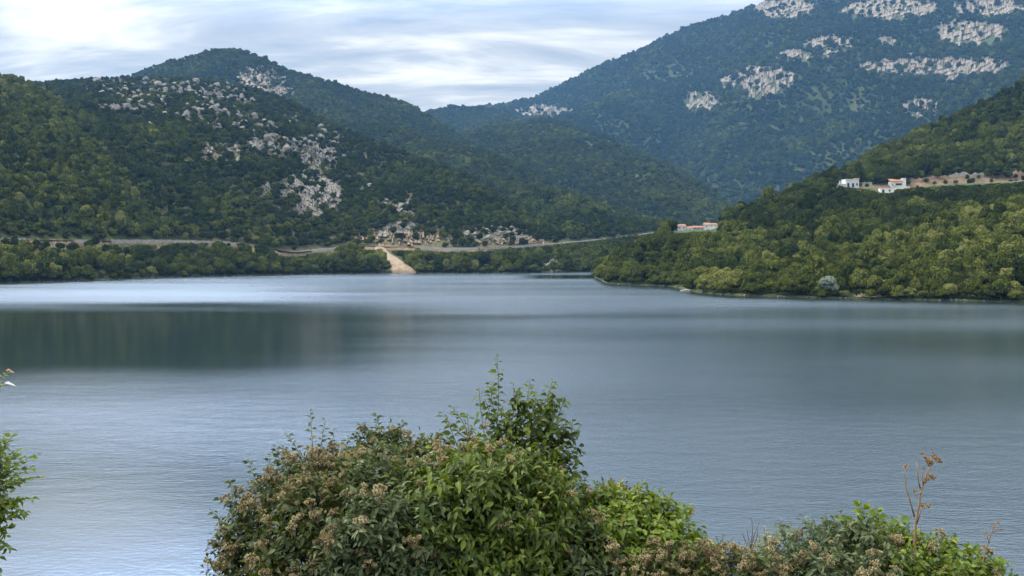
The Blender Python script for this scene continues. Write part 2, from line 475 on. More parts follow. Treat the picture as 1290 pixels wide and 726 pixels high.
# bare ground mask
RD = YY - ROAD_Y[:, None]
bare = np.clip(fbm(N2, XX, YY, 40, 3) * 0.9 - 0.1, 0, 1) * 0.55
bare = np.where(LID == LI['bank'], 0.46, bare)
bare = np.maximum(bare, np.where((np.abs(RD) < 6), 0.85, 0))
TD = YY - T_Y[:, None]
bare = np.maximum(bare, terr[:, None] * np.where((LID == LI['near_hill']) & (TD > -6) & (TD < 30), 0.78, 0))
bare = np.where(LID == LI['slope_b'], np.maximum(bare, 0.5), bare)
bare = np.where(LID == LI['mountain'], bare * 0.6, bare)

bare = np.where((H > -1) & (H < 1.6), 0.25, bare)
idx = np.arange(NU * NY).reshape(NU, NY)
quads = np.stack([idx[:-1, :-1], idx[1:, :-1], idx[1:, 1:], idx[:-1, 1:]], -1).reshape(-1, 4)
fz = H.ravel()[quads].max(1)
quads = quads[fz > -9]
me = mesh_np('hills', np.stack([XX, YY, H], -1).reshape(-1, 3), quads, [M_TERRAIN], True, attrs={'bare': bare.ravel()})
o = link('hills', me); tag(o, 'wooded limestone hills and mountain rising round the lake', 'hills', kind='structure')

# near bank under the photographer
def near_z(x, y):
    z = np.interp(y, [-300, -60, -5, 3, 5.5, 6.6, 7.6, 9, 13, 20, 30, 44, 60], [40, 16, 12.6, 12.3, 11.95, 11.6, 10.9, 9.6, 6.6, 3.0, -0.5, -3, -8])
    return z + 0.25 * (fbm(N1, x, y, 2.0, 4) - 0.5) + 0.02 * np.abs(x) ** 1.0 * 0
gx = np.concatenate([-np.geomspace(400, 12.5, 30), np.arange(-12, 12.01, 0.2), np.geomspace(12.5, 400, 30)])
gy = np.concatenate([-np.geomspace(300, 5, 16), np.arange(-4.8, 12, 0.2), np.geomspace(12.1, 60, 26)])
GX, GY = np.meshgrid(gx, gy, indexing='ij')
GZ = near_z(GX, GY)
ii = np.arange(GX.size).reshape(GX.shape)
q = np.stack([ii[:-1, :-1], ii[1:, :-1], ii[1:, 1:], ii[:-1, 1:]], -1).reshape(-1, 4)
o = link('ground', mesh_np('ground', np.stack([GX, GY, GZ], -1).reshape(-1, 3), q, [M_TERRAIN], True, attrs={'bare': np.full(GX.size, 0.35)}))
tag(o, 'grassy bank falling steeply to the lake', 'ground', kind='structure')

# ------------------------------------------------------------------ lake
def water_mat():
    m, t, o = new_mat('lake_water')
    b = t.nodes.new('ShaderNodeBsdfPrincipled')
    b.inputs['Base Color'].default_value = (0.011, 0.020, 0.022, 1)
    b.inputs['IOR'].default_value = 1.333
    b.inputs['Specular IOR Level'].default_value = 0.5
    at_ = t.nodes.new('ShaderNodeAttribute'); at_.attribute_name = 'ruffle'
    mr = t.nodes.new('ShaderNodeMapRange')
    mr.inputs['To Min'].default_value = 0.02; mr.inputs['To Max'].default_value = 0.40
    L(t, at_.outputs['Fac'], mr.inputs['Value']); L(t, mr.outputs[0], b.inputs['Roughness'])
    p = pos_node(t)
    mp1 = t.nodes.new('ShaderNodeMapping'); mp1.inputs['Scale'].default_value = (0.55, 1.0, 1.0); mp1.inputs['Rotation'].default_value = (0, 0, 0.12)
    L(t, p, mp1.inputs['Vector'])
    a = noise_node(t, 3.0, 4, 0.6, mp1.outputs[0])
    c = noise_node(t, 0.5, 3, 0.5, mp1.outputs[0])
    ad = t.nodes.new('ShaderNodeMath'); ad.operation = 'MULTIPLY_ADD'
    L(t, c, ad.inputs[0]); ad.inputs[1].default_value = 1.3; L(t, a, ad.inputs[2])
    bn = t.nodes.new('ShaderNodeBump'); bn.inputs['Distance'].default_value = 0.10
    ms = t.nodes.new('ShaderNodeMapRange'); ms.inputs['To Min'].default_value = 0.04; ms.inputs['To Max'].default_value = 0.55
    L(t, at_.outputs['Fac'], ms.inputs['Value']); L(t, ms.outputs[0], bn.inputs['Strength'])
    L(t, ad.outputs[0], bn.inputs['Height']); L(t, bn.outputs[0], b.inputs['Normal'])
    L(t, b.outputs[0], o.inputs[0])
    return m
wu = np.arange(-700, 2000, 8.0); wr = np.concatenate([np.arange(327, 360, 0.5), np.arange(360, 480, 1.0), np.arange(480, 900, 3.0)])
WU, WR = np.meshgrid(wu, wr, indexing='ij')
wy = EYE * F / (WR - HOR); wy = np.minimum(wy, 2200)
WX = (WU - CX) / F * wy
def patch(px, row, rx, ry): return np.exp(-(((WU - px) / rx) ** 2 + ((WR - row) / ry) ** 2))
streak = fbm(N1, WX * 0.35, wy, 26, 4)
streak2 = fbm(N2, WX * 0.2, wy, 60, 3)
ruf = 0.50 + 0.30 * (streak - 0.5) + 0.25 * (streak2 - 0.5)
ruf = ruf + (0.14 + 0.24 * (1 - smooth(260, 480, WU))) * np.exp(-((WR - 370) / 15) ** 2)
edge = 8 * (streak2 - 0.5)
calm = smooth(372, 402, WR + 26 * (streak - 0.5) + 2.5 * edge) * (1 - smooth(435, 530, WR + 2.5 * edge + 30 * (streak - 0.5))) * (1 - smooth(220, 720, WU + 160 * (streak - 0.5)))
ruf = ruf * (1 - 0.93 * calm)
calm2 = smooth(395, 450, WR + edge) * (1 - smooth(480, 540, WR)) * smooth(700, 1050, WU)
ruf = ruf * (1 - 0.22 * calm2)
calm3 = smooth(346.5, 347.5, WR) * (1 - smooth(350.0, 352, WR)) * smooth(640, 700, WU) * (1 - smooth(765, 800, WU))
ruf = ruf * (1 - 0.9 * calm3)
ruf = ruf * (1 - 0.75 * smooth(500, 640, WR) * (1 - smooth(260, 760, WU)))
shore_r = 1 - smooth(0, 7, np.abs(WR - np.interp(WU, US, RSH)))
ruf = ruf * (1 - 0.6 * shore_r * (WU > 760))
ruf = np.clip(ruf, 0.03, 1)
ii = np.arange(WU.size).reshape(WU.shape)
q = np.stack([ii[:-1, :-1], ii[:-1, 1:], ii[1:, 1:], ii[1:, :-1]], -1).reshape(-1, 4)
o = link('lake', mesh_np('lake', np.stack([WX, wy, np.zeros_like(WX)], -1).reshape(-1, 3), q, [water_mat()], True, attrs={'ruffle': ruf.ravel()}))
tag(o, 'calm blue grey lake with ruffled and glassy bands', 'lake', kind='structure')

# ------------------------------------------------------------------ prototypes: icosphere, tree crowns, boulders
def icosphere(sub):
    import bmesh
    bm = bmesh.new(); bmesh.ops.create_icosphere(bm, subdivisions=sub, radius=1.0)
    v = np.array([p.co[:] for p in bm.verts]); f = np.array([[q.index for q in p.verts] for p in bm.faces])
    bm.free(); return v, f
ICO1, ICO2, ICO3 = icosphere(1), icosphere(2), icosphere(3)

def quad_cloud(P, Nn, size, rng, aspect=0.7):
    """diamond leaf clumps at P facing Nn"""
    n = len(P)
    Nn = Nn / (np.linalg.norm(Nn, axis=1, keepdims=True) + 1e-9)
    r = rng.normal(size=(n, 3)); a = np.cross(Nn, r); a /= np.linalg.norm(a, axis=1, keepdims=True) + 1e-9
    b = np.cross(Nn, a)
    s = size if np.ndim(size) else np.full(n, size)
    s = (s * rng.uniform(0.65, 1.35, n))[:, None]
    V = np.stack([P - a * s, P - b * s * aspect + Nn * s * 0.15, P + a * s, P + b * s * aspect + Nn * s * 0.15], 1).reshape(-1, 3)
    return V, np.arange(n * 4).reshape(n, 4)

def crown_mesh(name, seed, nlobe, nleaf, leaf, mat, shape='round'):
    rng = np.random.default_rng(seed)
    V, Fq, Ft, A = [], [], [], []
    C, R = [], []
    if shape == 'round':
        C.append((0, 0, 0.95)); R.append((0.72, 0.72, 0.72))
        for k in range(nlobe):
            th = 2 * math.pi * (k + rng.uniform(-.3, .3)) / nlobe * 1.618 * 2; ph = rng.uniform(-0.55, 1.3)
            d = np.array([math.cos(th) * math.cos(ph), math.sin(th) * math.cos(ph), math.sin(ph)])
            r = rng.uniform(0.26, 0.46)
            C.append(tuple(np.array([0, 0, 0.9]) + d * np.array([0.66, 0.66, 0.68]) * rng.uniform(0.8, 1.15))); R.append((r, r, r * 0.85))
    elif shape == 'poplar':
        for k in range(nlobe):
            f = k / (nlobe - 1); w = 0.42 * math.sin(math.pi * min(0.97, 0.12 + 0.86 * f)) ** 0.7 + 0.05
            C.append((rng.uniform(-.18, .18), rng.uniform(-.18, .18), 0.4 + 2.6 * f)); R.append((w * rng.uniform(.75, 1.2), w * rng.uniform(.75, 1.2), 0.40))
    else:   # conifer
        for k in range(nlobe):
            f = k / (nlobe - 1); w = 0.62 * (1 - f) ** 0.85 + 0.06
            C.append((rng.uniform(-.06, .06), rng.uniform(-.06, .06), 0.35 + 2.6 * f)); R.append((w, w, 0.24))
    C = np.array(C, float); R = np.array(R, float)
    off = 0
    iv, if_ = ICO1
    for c, r in zip(C, R):
        w = iv * r * 0.86 * (1 + 0.12 * rng.normal(size=(len(iv), 1))) + c
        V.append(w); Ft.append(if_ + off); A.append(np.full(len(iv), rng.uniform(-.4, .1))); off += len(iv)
    pr = (R.prod(1)) ** (2 / 3); k = rng.choice(len(C), nleaf, p=pr / pr.sum())
    d = rng.normal(size=(nleaf, 3)); d /= np.linalg.norm(d, axis=1, keepdims=True)
    d[:, 2] = np.where((d[:, 2] < -0.45), -d[:, 2], d[:, 2])
    P = C[k] + d * R[k] * rng.uniform(0.82, 1.12, (nleaf, 1))
    q = (P[:, None, :] - C[None]) / R[None]
    ins = ((q ** 2).sum(-1) < 0.72)
    keep = ~ins.any(1)
    P, d = P[keep], d[keep]
    qv, qf = quad_cloud(P, d + rng.normal(size=d.shape) * 0.32, leaf, rng)
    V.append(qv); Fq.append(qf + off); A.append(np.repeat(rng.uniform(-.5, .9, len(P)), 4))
    return mesh_np(name, np.concatenate(V), [np.concatenate(Ft), np.concatenate(Fq)], [mat], False, attrs={'leaf': np.concatenate(A)})

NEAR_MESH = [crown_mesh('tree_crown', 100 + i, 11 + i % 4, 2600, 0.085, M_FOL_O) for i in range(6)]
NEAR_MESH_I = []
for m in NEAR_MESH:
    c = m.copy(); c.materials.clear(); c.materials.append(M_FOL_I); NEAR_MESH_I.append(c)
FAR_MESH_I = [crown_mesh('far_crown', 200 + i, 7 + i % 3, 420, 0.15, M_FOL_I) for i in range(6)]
POPLAR_MESH = crown_mesh('poplar_crown', 301, 9, 1500, 0.085, M_FOL_O, 'poplar')
CONIFER_MESH = crown_mesh('conifer_crown', 302, 10, 1500, 0.085, M_FOL_O, 'conifer')
SILVER_MESH = NEAR_MESH[2].copy(); SILVER_MESH.materials.clear(); SILVER_MESH.materials.append(M_SILVER)
_mb = MB().tube([(0, 0, -0.25), (0.02, 0.01, 0.25), (0.0, -0.02, 0.6), (0.06, 0, 0.95)], [0.085, 0.065, 0.05, 0.03], 7)
for a in (0.4, 2.5, 4.4):
    _mb.tube([(0, 0, 0.32), (0.25*math.cos(a), 0.25*math.sin(a), 0.62), (0.42*math.cos(a), 0.42*math.sin(a), 0.9)], [0.04, 0.03, 0.015], 5)
TRUNK_MESH = bpy.data.meshes.new('tree_trunk'); TRUNK_MESH.from_pydata(_mb.v, [], _mb.f); TRUNK_MESH.materials.append(M_TRUNK)

def boulder(seed, sub=ICO2, cuts=9, stretch=(1, 1, 1)):
    rng = np.random.default_rng(seed); v = sub[0].copy()
    v *= 1 + 0.10 * rng.normal(size=(len(v), 1))
    for k in range(cuts):
        n = rng.normal(size=3); n /= np.linalg.norm(n); dd = rng.uniform(0.45, 0.85)
        ex = v @ n - dd
        v = v - np.where(ex > 0, ex, 0)[:, None] * n * 0.95
    v += rng.normal(size=v.shape) * 0.025
    return v * np.array(stretch), sub[1]
BOULDERS = [boulder(400 + i) for i in range(10)]
CLIFFS = [boulder(450 + i, ICO2, 14) for i in range(10)]

# ------------------------------------------------------------------ geometry-node scatter for masses of woodland and stones
def scatter(name, label, cat, P, scale, zs, rot, tint, pick, protos):
    me = bpy.data.meshes.new(name)
    me.vertices.add(len(P)); me.vertices.foreach_set('co', np.asarray(P, np.float32).ravel())
    for k, v, t in (('size', scale, 'FLOAT'), ('tall', zs, 'FLOAT'), ('turn', rot, 'FLOAT'), ('tint', tint, 'FLOAT'), ('pick', pick, 'INT')):
        at_ = me.attributes.new(k, t, 'POINT')
        at_.data.foreach_set('value', np.asarray(v, np.int32 if t == 'INT' else np.float32))
    o = link(name, me)
    g = bpy.data.node_groups.new(name + '_scatter', 'GeometryNodeTree')
    g.interface.new_socket('Geometry', in_out='INPUT', socket_type='NodeSocketGeometry')
    g.interface.new_socket('Geometry', in_out='OUTPUT', socket_type='NodeSocketGeometry')
    N = g.nodes.new
    gi, go = N('NodeGroupInput'), N('NodeGroupOutput')
    mp_ = N('GeometryNodeMeshToPoints')
    iop = N('GeometryNodeInstanceOnPoints')
    jn = N('GeometryNodeJoinGeometry')
    for pm in reversed(protos):
        po = bpy.data.objects.new(pm.name + '_source', pm)
        oi = N('GeometryNodeObjectInfo'); oi.inputs['Object'].default_value = po; oi.inputs['As Instance'].default_value = True
        g.links.new(oi.outputs['Geometry'], jn.inputs[0])
    def attr(nm, t):
        a = N('GeometryNodeInputNamedAttribute'); a.data_type = t; a.inputs['Name'].default_value = nm
        return a.outputs['Attribute']
    g.links.new(gi.outputs[0], mp_.inputs['Mesh'])
    g.links.new(mp_.outputs[0], iop.inputs['Points'])
    g.links.new(jn.outputs[0], iop.inputs['Instance'])
    iop.inputs['Pick Instance'].default_value = True
    g.links.new(attr('pick', 'INT'), iop.inputs['Instance Index'])
    cr = N('ShaderNodeCombineXYZ'); g.links.new(attr('turn', 'FLOAT'), cr.inputs[2])
    er = N('FunctionNodeEulerToRotation'); g.links.new(cr.outputs[0], er.inputs[0])
    g.links.new(er.outputs[0], iop.inputs['Rotation'])
    sz = attr('size', 'FLOAT'); cs = N('ShaderNodeCombineXYZ')
    g.links.new(sz, cs.inputs[0]); g.links.new(sz, cs.inputs[1]); g.links.new(attr('tall', 'FLOAT'), cs.inputs[2])
    g.links.new(cs.outputs[0], iop.inputs['Scale'])
    g.links.new(iop.outputs[0], go.inputs[0])
    md = o.modifiers.new('scatter', 'NODES'); md.node_group = g
    return tag(o, label, cat, kind='stuff')

# ------------------------------------------------------------------ rock regions (photograph px, row, half sizes) on visible slopes
def at_many(px, row):
    px = np.asarray(px, float); row = np.asarray(row, float)
    i = np.clip(np.round((px - UMIN) / USTEP).astype(int), 0, NU - 1); e = (HOR - row) / F
    j = np.array([np.searchsorted(SKYL[a], b) for a, b in zip(i, e)]); j = np.clip(j, 0, NY - 1)
    ok = (SKYL[i, -1] > e)
    y = YS[j]; return (px - CX) / F * y, y, H[i, j], LID[i, j], ok
# name, px, row, half width, half height, fill, block width (m), block height factor, material, layer, label
ROCKS = [
 ('rock_outcrop', 392, 247, 44, 33, 0.97, 3.0, 1.1, 'r', 'slope_b', 'largest pale crag low on the rocky left hill, its blocks split by dark bushes'),
 ('rock_outcrop', 278, 194, 33, 15, 0.62, 3.2, 0.9, 'r', 'slope_b', 'scattered pale blocks halfway up the rocky left hill beside the green slope'),
 ('rock_outcrop', 322, 187, 17, 10, 0.60, 3.0, 0.9, 'r', 'slope_b', 'small knot of pale blocks right of the halfway blocks on the rocky left hill'),
 ('rock_outcrop', 187, 158, 16, 8, 0.62, 3.4, 1.1, 'r', 'slope_b', 'low patch of white stones under the crest of the rocky left hill'),
 ('rock_outcrop', 335, 243, 10, 8, 0.60, 2.6, 0.9, 'r', 'slope_b', 'few pale blocks just left of the largest pale crag'),
 ('rock_outcrop', 402, 199, 24, 14, 0.48, 3.6, 1.1, 'r', 'slope_b', 'loose pale blocks on the right shoulder of the rocky left hill'),
 ('rock_outcrop', 500, 262, 30, 11, 0.62, 2.8, 0.8, 'r', 'slope_b', 'slanting streak of pale rock alone in the dark scrub above the road'),
 ('rock_outcrop', 487, 290, 26, 9, 0.52, 2.4, 0.9, 'r', 'slope_b', 'pale rocks directly above the rust coloured road cutting'),
 ('rock_outcrop', 630, 297, 46, 9, 0.34, 2.4, 0.9, 'r', 'slope_b', 'grey boulder over the road where the rocky hillside runs out'),
 ('rock_outcrop', 160, 109, 66, 9, 0.40, 3.6, 1.1, 'r', 'slope_b', 'pale boulder on the left crest around the lookout tower'),
 ('rock_outcrop', 268, 113, 50, 8, 0.40, 3.6, 1.1, 'r', 'slope_b', 'pale boulder on the crest right of the lookout tower'),
 ('rock_outcrop', 215, 131, 100, 17, 0.36, 3.6, 1.1, 'r', 'slope_b', 'pale boulder among bushes on the upper face of the rocky left hill'),
 ('rock_outcrop', 300, 152, 80, 14, 0.28, 3.4, 1.1, 'r', 'slope_b', 'pale boulder halfway down the face of the rocky left hill'),
 ('rock_outcrop', 330, 100, 33, 15, 0.70, 6.0, 1.0, 'c', 'slope_c', 'bare grey rock face just below the summit of the pointed far peak'),
 ('rock_outcrop', 352, 118, 22, 8, 0.55, 5.0, 1.0, 'c', 'slope_c', 'grey rock tongue under the bare face of the pointed far peak'),
 ('rock_outcrop', 395, 135, 28, 10, 0.22, 4.5, 0.9, 'c', 'slope_c', 'grey boulder on the right flank of the pointed far peak'),
 ('rock_outcrop', 375, 178, 60, 22, 0.30, 3.2, 1.1, 'r', 'slope_b', 'pale boulder on the right shoulder of the rocky left hill'),
 ('rock_outcrop', 440, 225, 40, 22, 0.14, 2.6, 1.0, 'r', 'slope_b', 'lone pale boulder in the dark woods right of the shoulder'),
 ('rock_outcrop', 590, 285, 100, 14, 0.14, 2.2, 1.0, 'r', 'slope_b', 'pale boulder in the scrub above the far road'),
 ('rock_outcrop', 752, 180, 16, 9, 0.34, 5.0, 0.8, 'c', 'slope_e', 'small pale boulder near the top of the middle spur'),
 ('rock_outcrop', 820, 214, 42, 12, 0.24, 5.0, 0.8, 'c', 'slope_e', 'pale boulder on the rib down the end of the middle spur'),
 ('cliff', 955, 104, 47, 20, 0.86, 9.5, 1.3, 'o', 'mountain', 'broad ochre cliff low on the mountain with a ragged lower edge'),
 ('cliff', 1178, 86, 98, 12, 0.90, 8.5, 1.5, 'o', 'mountain', 'longest pale cliff band running level across the mountain'),
 ('cliff', 1224, 44, 48, 16, 0.78, 9.0, 1.3, 'o', 'mountain', 'large pale cliff directly above the longest cliff band'),
 ('cliff', 885, 130, 26, 13, 0.64, 8.5, 1.2, 'o', 'mountain', 'greyish cliff lowest to the left of the broad ochre cliff'),
 ('cliff', 999, 72, 22, 9, 0.60, 10.0, 1.1, 'o', 'mountain', 'small cliff directly above the broad ochre cliff'),
 ('cliff', 1045, 55, 36, 8, 0.50, 10.0, 1.1, 'o', 'mountain', 'narrow broken cliff climbing right from above the ochre cliff'),
 ('cliff', 1043, 71, 11, 4, 0.62, 8.0, 1.0, 'o', 'mountain', 'tiny pale cliff under the narrow broken cliff'),
 ('cliff', 1117, 54, 12, 6, 0.52, 9.0, 1.0, 'o', 'mountain', 'small lone cliff halfway between the narrow and the large pale cliff'),
 ('cliff', 988, 12, 40, 14, 0.80, 8.5, 1.2, 'o', 'mountain', 'summit crag where the mountain skyline leaves the picture'),
 ('cliff', 1122, 12, 60, 14, 0.76, 8.5, 1.2, 'o', 'mountain', 'long broken crag along the top of the mountain'),
 ('cliff', 1248, 10, 46, 12, 0.78, 8.5, 1.2, 'o', 'mountain', 'uppermost crag over the large pale cliff'),
 ('cliff', 1200, 104, 13, 7, 0.50, 9.0, 1.1, 'o', 'mountain', 'short spur of rock hanging from the longest cliff band'),
 ('cliff', 1161, 138, 24, 13, 0.42, 9.0, 1.1, 'o', 'mountain', 'dim grey cliff just above the near wooded hill'),
 ('cliff', 686, 141, 40, 7, 0.50, 9.0, 0.9, 'c', 'mountain', 'blue grey scree where the mountain meets the low saddle'),
 ('cliff', 840, 92, 40, 10, 0.20, 9.0, 1.0, 'c', 'mountain', 'pale boulder on the left shoulder of the mountain'),
 ('cliff', 1078, 136, 14, 4, 0.36, 8.0, 0.9, 'c', 'mountain', 'faint boulder in the woods beneath the longest cliff band'),
 ('road_cutting', 505, 303, 66, 7, 0.60, 2.0, 1.2, 'd', None, 'rust coloured rock cutting standing over the lakeside road'),
 ('road_cutting', 640, 305, 60, 4, 0.46, 1.8, 1.1, 'd', None, 'lower grey and rust rock cutting further along the lakeside road'),
 ('shore_bluff', 692, 332, 15, 10, 0.62, 1.7, 0.8, 'r', None, 'pale rocky bluff dropping to the far water below the road'),
 ('shore_bluff', 655, 322, 14, 8, 0.50, 1.7, 0.8, 'r', None, 'pale rocks under the road left of the rocky bluff'),
 ('shore_bluff', 782, 318, 12, 8, 0.32, 2.0, 1.0, 'r', None, 'pale boulder in the trees below the road near the inlet'),
 ('earth_bank', 62, 320, 36, 5, 0.50, 1.6, 0.7, 'd', None, 'brown earth and stones showing between the trees under the road wall'),
 ('earth_bank', 148, 324, 14, 4, 0.60, 1.6, 0.7, 'd', None, 'small pinkish earth bank below the longest road wall'),
 ('earth_bank', 258, 325, 24, 6, 0.55, 1.6, 0.7, 'd', None, 'brown earth bank below the right end of the road wall'),
 ('earth_bank', 14, 200, 14, 6, 0.26, 1.8, 0.7, 'd', None, 'brown boulder on the green left slope at the very edge'),
 ('earth_bank', 58, 206, 12, 8, 0.30, 1.8, 0.7, 'd', None, 'brown boulder on the green left slope near the edge'),
]
def region_mask(px, row, soft=1.0):
    m = np.zeros(len(px)); which = np.full(len(px), -1)
    return m
def edge_noise(px, row, sc=9.0):
    return fbm(N2, np.asarray(px) + 300, np.asarray(row) * 1.6 + 80, sc, 3)
def in_region(r, px, row):
    d = ((px - r[1]) / r[3]) ** 2 + ((row - r[2]) / r[4]) ** 2
    return d
MATS = {'r': M_ROCK, 'c': M_CLIFF, 'o': M_CLIFF, 'd': M_REDROCK}
# every outcrop is one craggy sheet: cells of rock stand out of the slope, the rest of the sheet stays under the ground
for ri, r in enumerate(ROCKS):
    if r[5] < 0.42: continue            # thinly scattered stones: single boulders further down
    name, px0, row0, rx, ry, fill, bw, bh, mk, lay, label = r
    rng = np.random.default_rng(900 + ri)
    x0, y0, z0 = at(px0, row0)
    st = 0.62
    gu = np.arange(px0 - rx * 1.15, px0 + rx * 1.15, st); gr = np.arange(row0 - ry * 1.2, row0 + ry * 1.2, st)
    GU, GR = np.meshgrid(gu, gr, indexing='ij')
    X, Y, Z, lid, ok = at_many(GU.ravel(), GR.ravel())
    # cells, a little taller than wide
    cw = bw * F / y0
    ncell = int(max(8, (rx * ry * 5.3) / (cw * cw * 0.8)))
    su = rng.uniform(gu[0], gu[-1], ncell); sr = rng.uniform(gr[0], gr[-1], ncell)
    asp = 0.8 if name in ('road_cutting',) else 1.05
    wu_ = GU.ravel() + cw * 0.5 * (fbm(N1, GU.ravel(), GR.ravel(), cw * 0.8, 3) - .5) * 2
    wr_ = GR.ravel() + cw * 0.5 * (fbm(N3, GU.ravel(), GR.ravel(), cw * 0.8, 3) - .5) * 2
    best = np.full(wu_.size, 1e9); sec = best.copy(); who = np.zeros(wu_.size, int)
    for c in range(ncell):
        dd = (wu_ - su[c]) ** 2 + ((wr_ - sr[c]) * asp) ** 2
        nb = dd < best
        sec = np.where(nb, best, np.minimum(sec, dd)); who = np.where(nb, c, who); best = np.where(nb, dd, best)
    crack = smooth(0.0, 0.13 if (fill > .84) else 0.20, (np.sqrt(sec) - np.sqrt(best)) / cw)
    dc = in_region(r, su, sr); en_ = edge_noise(su, sr)
    if fill > 0.55:
        on = (dc + (1.1 if name == 'cliff' else 2.4) * (en_ - 0.5) < (1.0 if name == 'cliff' else 0.85)) & (rng.random(ncell) < 0.35 + 0.65 * fill)
    else:
        on = (dc < 1.05) & (rng.random(ncell) < np.clip(fill * smooth(0.25, 0.6, en_ + 0.12) * 1.9, 0, 0.9))
    hgt = np.where(on, bw * bh * (rng.uniform(0.25, 0.5, ncell) if name == 'cliff' else rng.uniform(0.35, 0.95, ncell)), -1.2 * bw)
    hgt = np.where(on, hgt * (0.40 + 0.75 * np.clip(1.1 - dc, 0, 1)), hgt)
    tilt = rng.normal(0, 0.22, (ncell, 2))
    hh = hgt[who] * np.where(on[who], (0.15 + 0.85 * crack) if name == 'cliff' or fill > .9 else (-0.35 + 1.35 * crack), 1.0)
    hh += np.where(on[who], bw * ((wu_ - su[who]) / cw * tilt[who, 0] + (wr_ - sr[who]) / cw * tilt[who, 1]), 0)
    hh += np.where(on[who], bw * 0.5 * (fbm(N2, wu_ + 50 * ri, wr_, cw * 0.45, 3) - .5), 0)
    dirv = np.array([0.0, -0.70, 0.72])
    P = np.stack([X, Y, Z], -1) + dirv * hh[:, None] - np.array([x0, y0, z0])
    okv = ok & ((lid == LI[lay]) if lay else True)
    ii = np.arange(GU.size).reshape(GU.shape)
    q = np.stack([ii[:-1, :-1], ii[:-1, 1:], ii[1:, 1:], ii[1:, :-1]], -1).reshape(-1, 4)
    yq = Y[q]
    q = q[okv[q].all(1) & ((yq.max(1) - yq.min(1)) < 0.06 * y0)]
    # keep the largest connected sheet
    par = np.arange(GU.size)
    for _ in range(400):
        m = par[q].min(1); old = par.copy()
        for c in range(4): np.minimum.at(par, q[:, c], m)
        par = par[par]
        if (par == old).all(): break
    if not len(q): print('no rock', label); continue
    lab = par[q[:, 0]]
    vals, cnt = np.unique(lab, return_counts=True)
    q = q[lab == vals[cnt.argmax()]]
    used, inv = np.unique(q, return_inverse=True)
    o = link(name, mesh_np(name, P[used], inv.reshape(-1, 4), [MATS[mk]], False), None, (x0, y0, z0))
    tag(o, label, 'rocks' if name in ('rock_outcrop', 'shore_bluff') else {'cliff': 'cliff', 'road_cutting': 'rock cutting', 'earth_bank': 'earth bank'}[name])

BM = [mesh_np('boulder', v, f, [M_ROCK], False) for v, f in BOULDERS]
BM_F = []
for m in BM:
    c = m.copy(); c.materials.clear(); c.materials.append(M_CLIFF); BM_F.append(c)
BL = []
for ri, r in enumerate(ROCKS):
    if r[5] >= 0.42: continue
    name, px0, row0, rx, ry, fill, bw, bh, mk, lay, label = r
    rng = np.random.default_rng(1300 + ri)
    n_ = int(rx * ry * fill * {'slope_b': 1.15, 'slope_a': .14}.get(lay, 0.2)) + 3
    pu = px0 + rx * rng.uniform(-1.1, 1.1, n_ * 3); pr_ = row0 + ry * rng.uniform(-1.15, 1.15, n_ * 3)
    ok2 = (in_region(r, pu, pr_) < 1.1) & (edge_noise(pu, pr_, 14) > 0.26 + .16 * rng.random(len(pu)))
    pu, pr_ = pu[ok2][:n_], pr_[ok2][:n_]
    X, Y, Z, lid, ok = at_many(pu, pr_)
    for x, y, z, li, k in zip(X, Y, Z, lid, ok):
        if not k or (lay and li != LI[lay]): continue
        s_ = bw * 0.47 * rng.lognormal(0, .42)
        BL.append((s_ * F / y, x, y, z, s_, bh * rng.uniform(.7, 1.2), rng.integers(10), mk, label))
BL.sort(key=lambda b: -b[0])
for k, (_, x, y, z, s_, hh_, pk, mk, label) in enumerate(BL[:290]):
    o = link('boulder', (BM if mk == 'r' else BM_F)[pk], None, (x, y - s_ * .3, z + s_ * .55)); o.scale = (s_, s_, s_ * hh_); o.rotation_euler = (0, 0, random.uniform(0, 6.28))
    tag(o, label, 'boulder', 'boulders scattered over the hillsides')
REST = BL[290:]
rng = np.random.default_rng(1400)
for ys_, u0_, u1_ in ((Y_LSH, -60, 765), (Y_RSH, 766, 1350)):
    for u_ in np.arange(u0_, u1_, 1.1):
        if rng.random() < (.5 if u_ < 766 else .93): continue
        y_ = float(np.interp(u_, US, ys_)) + rng.uniform(-1.2, 1.4); s_ = rng.uniform(.2, .6)
        REST.append((0, (u_ - CX) / F * y_, y_, 0.0, s_, .6, rng.integers(10), 'r', ''))
print('boulders', len(BL))

# ------------------------------------------------------------------ tree positions
TOPCAP = np.array([(-200,0),(128,0),(132,308),(210,308.5),(222,305.5),(296,306),(300,0),(344,0),(347,323),(384,322),(388,320),(424,317),(428,0),(455,0),(460,314),(530,316),(545,317),(600,317.5),(690,309.8),(740,304.3),(780,299),(830,293.8),(835,0),(848,0),(852,294),(910,292),(914,0),(1044,0),(1050,236),(1064,236.5),(1085,237.5),(1090,238),(1107,243.5),(1126,243.5),(1130,239),(1150,237),(1200,234),(1290,230),(1500,230)], float)
SCAR = [(467,316),(489,316),(511,328),(529,347),(489,347),(484,332)]
def in_poly(px, row, poly):
    ins = np.zeros(len(px), bool); j = len(poly) - 1
    for i in range(len(poly)):
        xi, yi = poly[i]; xj, yj = poly[j]
        c = ((yi > row) != (yj > row)) & (px < (xj - xi) * (row - yi) / (yj - yi + 1e-9) + xi)
        ins ^= c; j = i
    return ins
